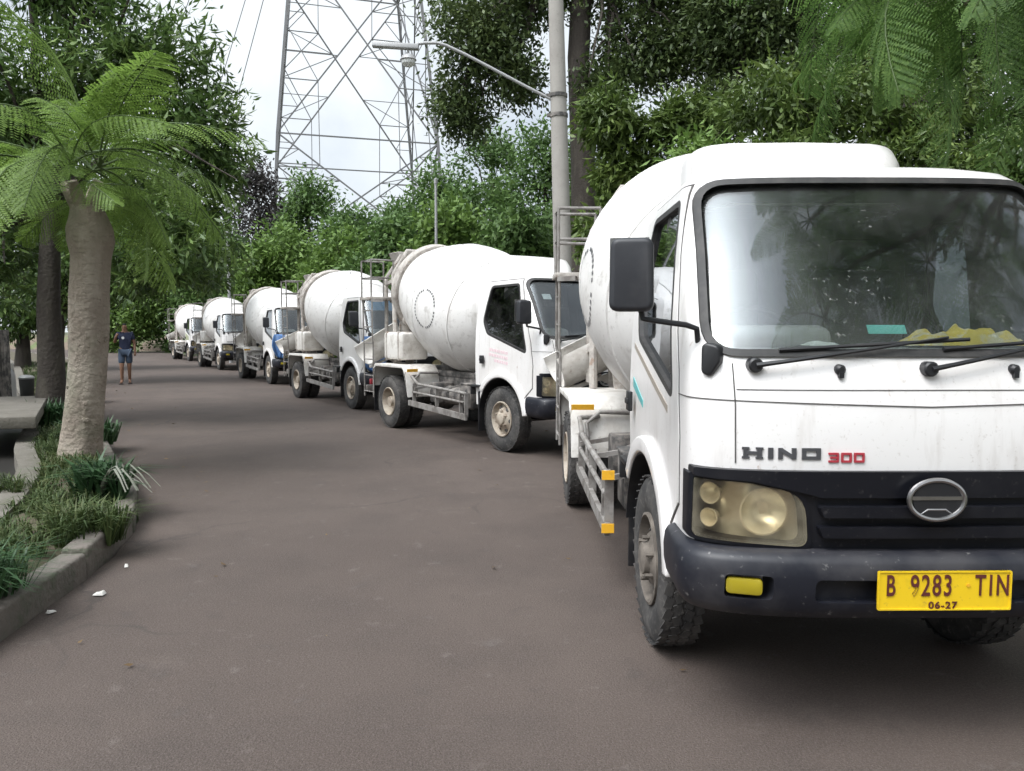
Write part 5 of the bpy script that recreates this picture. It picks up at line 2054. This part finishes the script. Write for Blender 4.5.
LN = [('nearest to the pylon', (275, 0), (236, 130)), ('between the other two', (258, 0), (214, 130)), ('farthest from the pylon', (204, 0), (188, 40))]
for k, (w_, p0, p1) in enumerate(LN):
    pts = []
    for i in range(12):
        u = -1.2 + 3.2 * i / 11
        px = p0[0] + (p1[0] - p0[0]) * u
        py = p0[1] + (p1[1] - p0[1]) * u
        Y = 66 + 4 * k + 3 * u
        pts.append((pix(px, Y), Y, 1.45 + (330 - py) / 770 * Y + .25 * (u - .5) ** 2))
    o = MB().tube(pts, .035, 5).build('power_line', M['wire'])
    tag(o, 'thin power line crossing the sky left of the pylon, ' + w_, 'cable')

# ================================================================== PERSON
def skin(name, verts, edges, radii, mat, parent, sub=2, root=0):
    me = bpy.data.meshes.new(name)
    me.from_pydata(verts, edges, [])
    o = link(name, me, mat, None)
    md = o.modifiers.new('skin', 'SKIN')
    md.use_smooth_shade = True
    for i, r in enumerate(radii):
        sv = me.skin_vertices[0].data[i]
        sv.radius = r if isinstance(r, tuple) else (r, r)
        sv.use_root = (i == root)
    s = o.modifiers.new('sub', 'SUBSURF')
    s.levels = s.render_levels = sub
    dg = bpy.context.evaluated_depsgraph_get()
    dg.update()
    m2 = bpy.data.meshes.new_from_object(o.evaluated_get(dg))
    bpy.data.objects.remove(o)
    q = link(name, m2, mat, parent)
    smooth(m2, 80)
    return q
J = dict(pel=(0, 0, .90), sp=(0, .01, 1.08), ch=(0, .01, 1.27), nk=(0, 0, 1.41), hd=(0, -.02, 1.50), ht=(0, -.02, 1.59),
         sr=(-.165, .01, 1.335), er=(-.25, -.03, 1.11), wr=(-.20, -.16, 1.27), hr=(-.15, -.17, 1.36),
         sl=(.165, .01, 1.335), el=(.225, .03, 1.07), wl=(.235, -.05, .84), hl=(.232, -.07, .75),
         pr=(-.085, 0, .86), kr=(-.095, -.07, .47), ar=(-.10, -.02, .08), tr=(-.125, -.17, .035),
         plv=(.085, 0, .86), kl=(.085, .00, .47), al=(.08, .10, .09), tl=(.09, -.04, .035))
K = list(J)
E_ = [('pel', 'sp'), ('sp', 'ch'), ('ch', 'nk'), ('nk', 'hd'), ('hd', 'ht'), ('ch', 'sr'), ('sr', 'er'), ('er', 'wr'), ('wr', 'hr'), ('ch', 'sl'), ('sl', 'el'), ('el', 'wl'), ('wl', 'hl'), ('pel', 'pr'), ('pr', 'kr'), ('kr', 'ar'), ('ar', 'tr'), ('pel', 'plv'), ('plv', 'kl'), ('kl', 'al'), ('al', 'tl')]
Rd = dict(pel=(.13, .10), sp=(.125, .095), ch=(.145, .10), nk=.052, hd=(.068, .085), ht=(.07, .085), sr=.058, er=.042, wr=.030, hr=.036, sl=.058, el=.042, wl=.030, hl=.036,
          pr=.088, kr=.057, ar=.038, tr=.034, plv=.088, kl=.057, al=.038, tl=.034)
pr_ = skin('person', [J[k] for k in K], [(K.index(a), K.index(b)) for a, b in E_], [Rd[k] for k in K], M['skin'], None)
pr_.location = (-10.38, 20.68, 0.004)
pr_.rotation_euler.z = math.radians(24)
tag(pr_, 'man in a navy t-shirt and knee length denim shorts walking along the road', 'person')
def sub_skin(name, keys, edges, radii, mat, over={}):
    P = [over.get(k, J.get(k)) for k in keys]
    return skin(name, P, [(keys.index(a), keys.index(b)) for a, b in edges], radii, mat, pr_)
sub_skin('t_shirt', ['sp', 'low', 'ch', 'top', 'sr', 'sre', 'sl', 'sle'], [('low', 'sp'), ('sp', 'ch'), ('ch', 'top'), ('ch', 'sr'), ('sr', 'sre'), ('ch', 'sl'), ('sl', 'sle')],
         [(.15, .115), (.155, .12), (.165, .12), (.075, .07), .074, .062, .074, .062], M['navy'], dict(low=(0, .01, .90), top=(0, .005, 1.385), sre=(-.225, -.01, 1.18), sle=(.208, .025, 1.17)))
sub_skin('shorts', ['pel', 'pr', 'kr2', 'plv', 'kl2'], [('pel', 'pr'), ('pr', 'kr2'), ('pel', 'plv'), ('plv', 'kl2')], [(.15, .118), .105, .088, .105, .088], M['denim'],
         dict(kr2=(-.095, -.06, .52), kl2=(.086, .0, .52)))
sub_skin('hair', ['a', 'b'], [('a', 'b')], [(.074, .085), (.06, .07)], M['hair'], dict(a=(0, .008, 1.57), b=(0, -.008, 1.63)))
MB().lathe([(0, .035), (.006, .035)], Matrix.Translation((-.04, -.135, 1.24)) @ Matrix.Rotation(PI / 2, 4, 'Z'), 14).build('shirt_print', M['whiteprint'], pr_)
for s, p in ((-1, J['tr']), (1, J['tl'])):
    MB().box((p[0], p[1] + .07, .012), (.10, .27, .022)).build('sandal', M['sandal'], pr_, bevel=.008)
MB().lathe([(0, .010), (.028, .004)], Matrix.Translation((0, -.098, 1.535)) @ Matrix.Rotation(-PI / 2, 4, 'Z'), 8).build('nose', M['skin'], pr_)

# unseen trees added behind and beside the camera to block low light; also reflected
for k, (x, y, sc, lb) in enumerate(((-4.2, -12.5, 1.3, 'added unseen tall leafy tree behind the viewer, near left, blocking low light'), (5.5, -14, 1.3, 'added unseen tall leafy tree behind the viewer, near right, blocking low light'), (-7, -7, 1.0, 'added unseen leafy tree behind the viewer, left of the road, blocking low light'), (7.5, -8, 1.1, 'added unseen leafy tree behind the viewer, right of the road, blocking low light'), (9.5, 2.5, 1.0, 'added unseen leafy tree beyond the nearest truck, right of the picture, blocking low light'), (0.5, -19, 1.2, 'added unseen leafy tree far behind the viewer, blocking low light along the road'), (9.5, 9, 1.0, 'added unseen leafy tree hidden by the cab of the nearest truck, blocking low light'))):
    tree('roadside_or_added_tree', lb, (x, y, 0), [(0, 0, -.1), (0, 0, 1.5), (.1, 0, 3.2)], .2,
         [((0, 0, 2.4 * sc), (2.6, 2.2, 1.9), 330), ((1.2, .3, 4.6 * sc), (2.0, 2, 1.5), 220), ((-1.3, .2, 4.8 * sc), (2.0, 2, 1.5), 220)], M['mango'], 8, .36, .16, 120 + k, gap=-.3, jit=.2)

# fallen leaves and grit on the asphalt
_rg = np.random.default_rng(77)
def fallen(n, fn):
    P = []
    while len(P) < n:
        p = fn()
        if p is not None:
            P.append(p)
    P = np.array(P)
    a = _rg.uniform(0, 2 * PI, n)
    D = np.stack([np.cos(a), np.sin(a), _rg.uniform(0, .25, n)], 1)
    Nn = norm(np.stack([_rg.normal(0, .25, n), _rg.normal(0, .25, n), np.ones(n)], 1))
    Ls = _rg.uniform(.018, .07, n)
    return leaf_quads(P, norm(D), Nn, Ls, Ls * .45)
def near_left():
    i = _rg.integers(20, 80)
    k = abs(_rg.normal(0, .45)) + .03
    p = A[i] * (1 - _rg.random() * .5) + A[i + 1] * .0
    t = _rg.random()
    p = A[i] * (1 - t) + A[i + 1] * t
    return (p[0] + k, p[1] + k * .2, .012)
def anywhere():
    y = 1.2 + 22 * _rg.random() ** 1.6
    i = int(np.argmin(np.abs(A[:, 1] - y)))
    x = A[i, 0] + _rg.random() * 6.5
    return (x, y, .012)
M['deadleaf'] = leaf_mat('dead_leaf', (.05, .032, .018), (.12, .075, .035), (.24, .17, .09), .1, .7)
me = quads_mesh('fallen_leaves', np.concatenate([fallen(420, near_left), fallen(70, anywhere)]))
tag(link('fallen_leaves', me, M['deadleaf']), 'small brown fallen leaves scattered over the asphalt', 'leaves', kind='stuff')
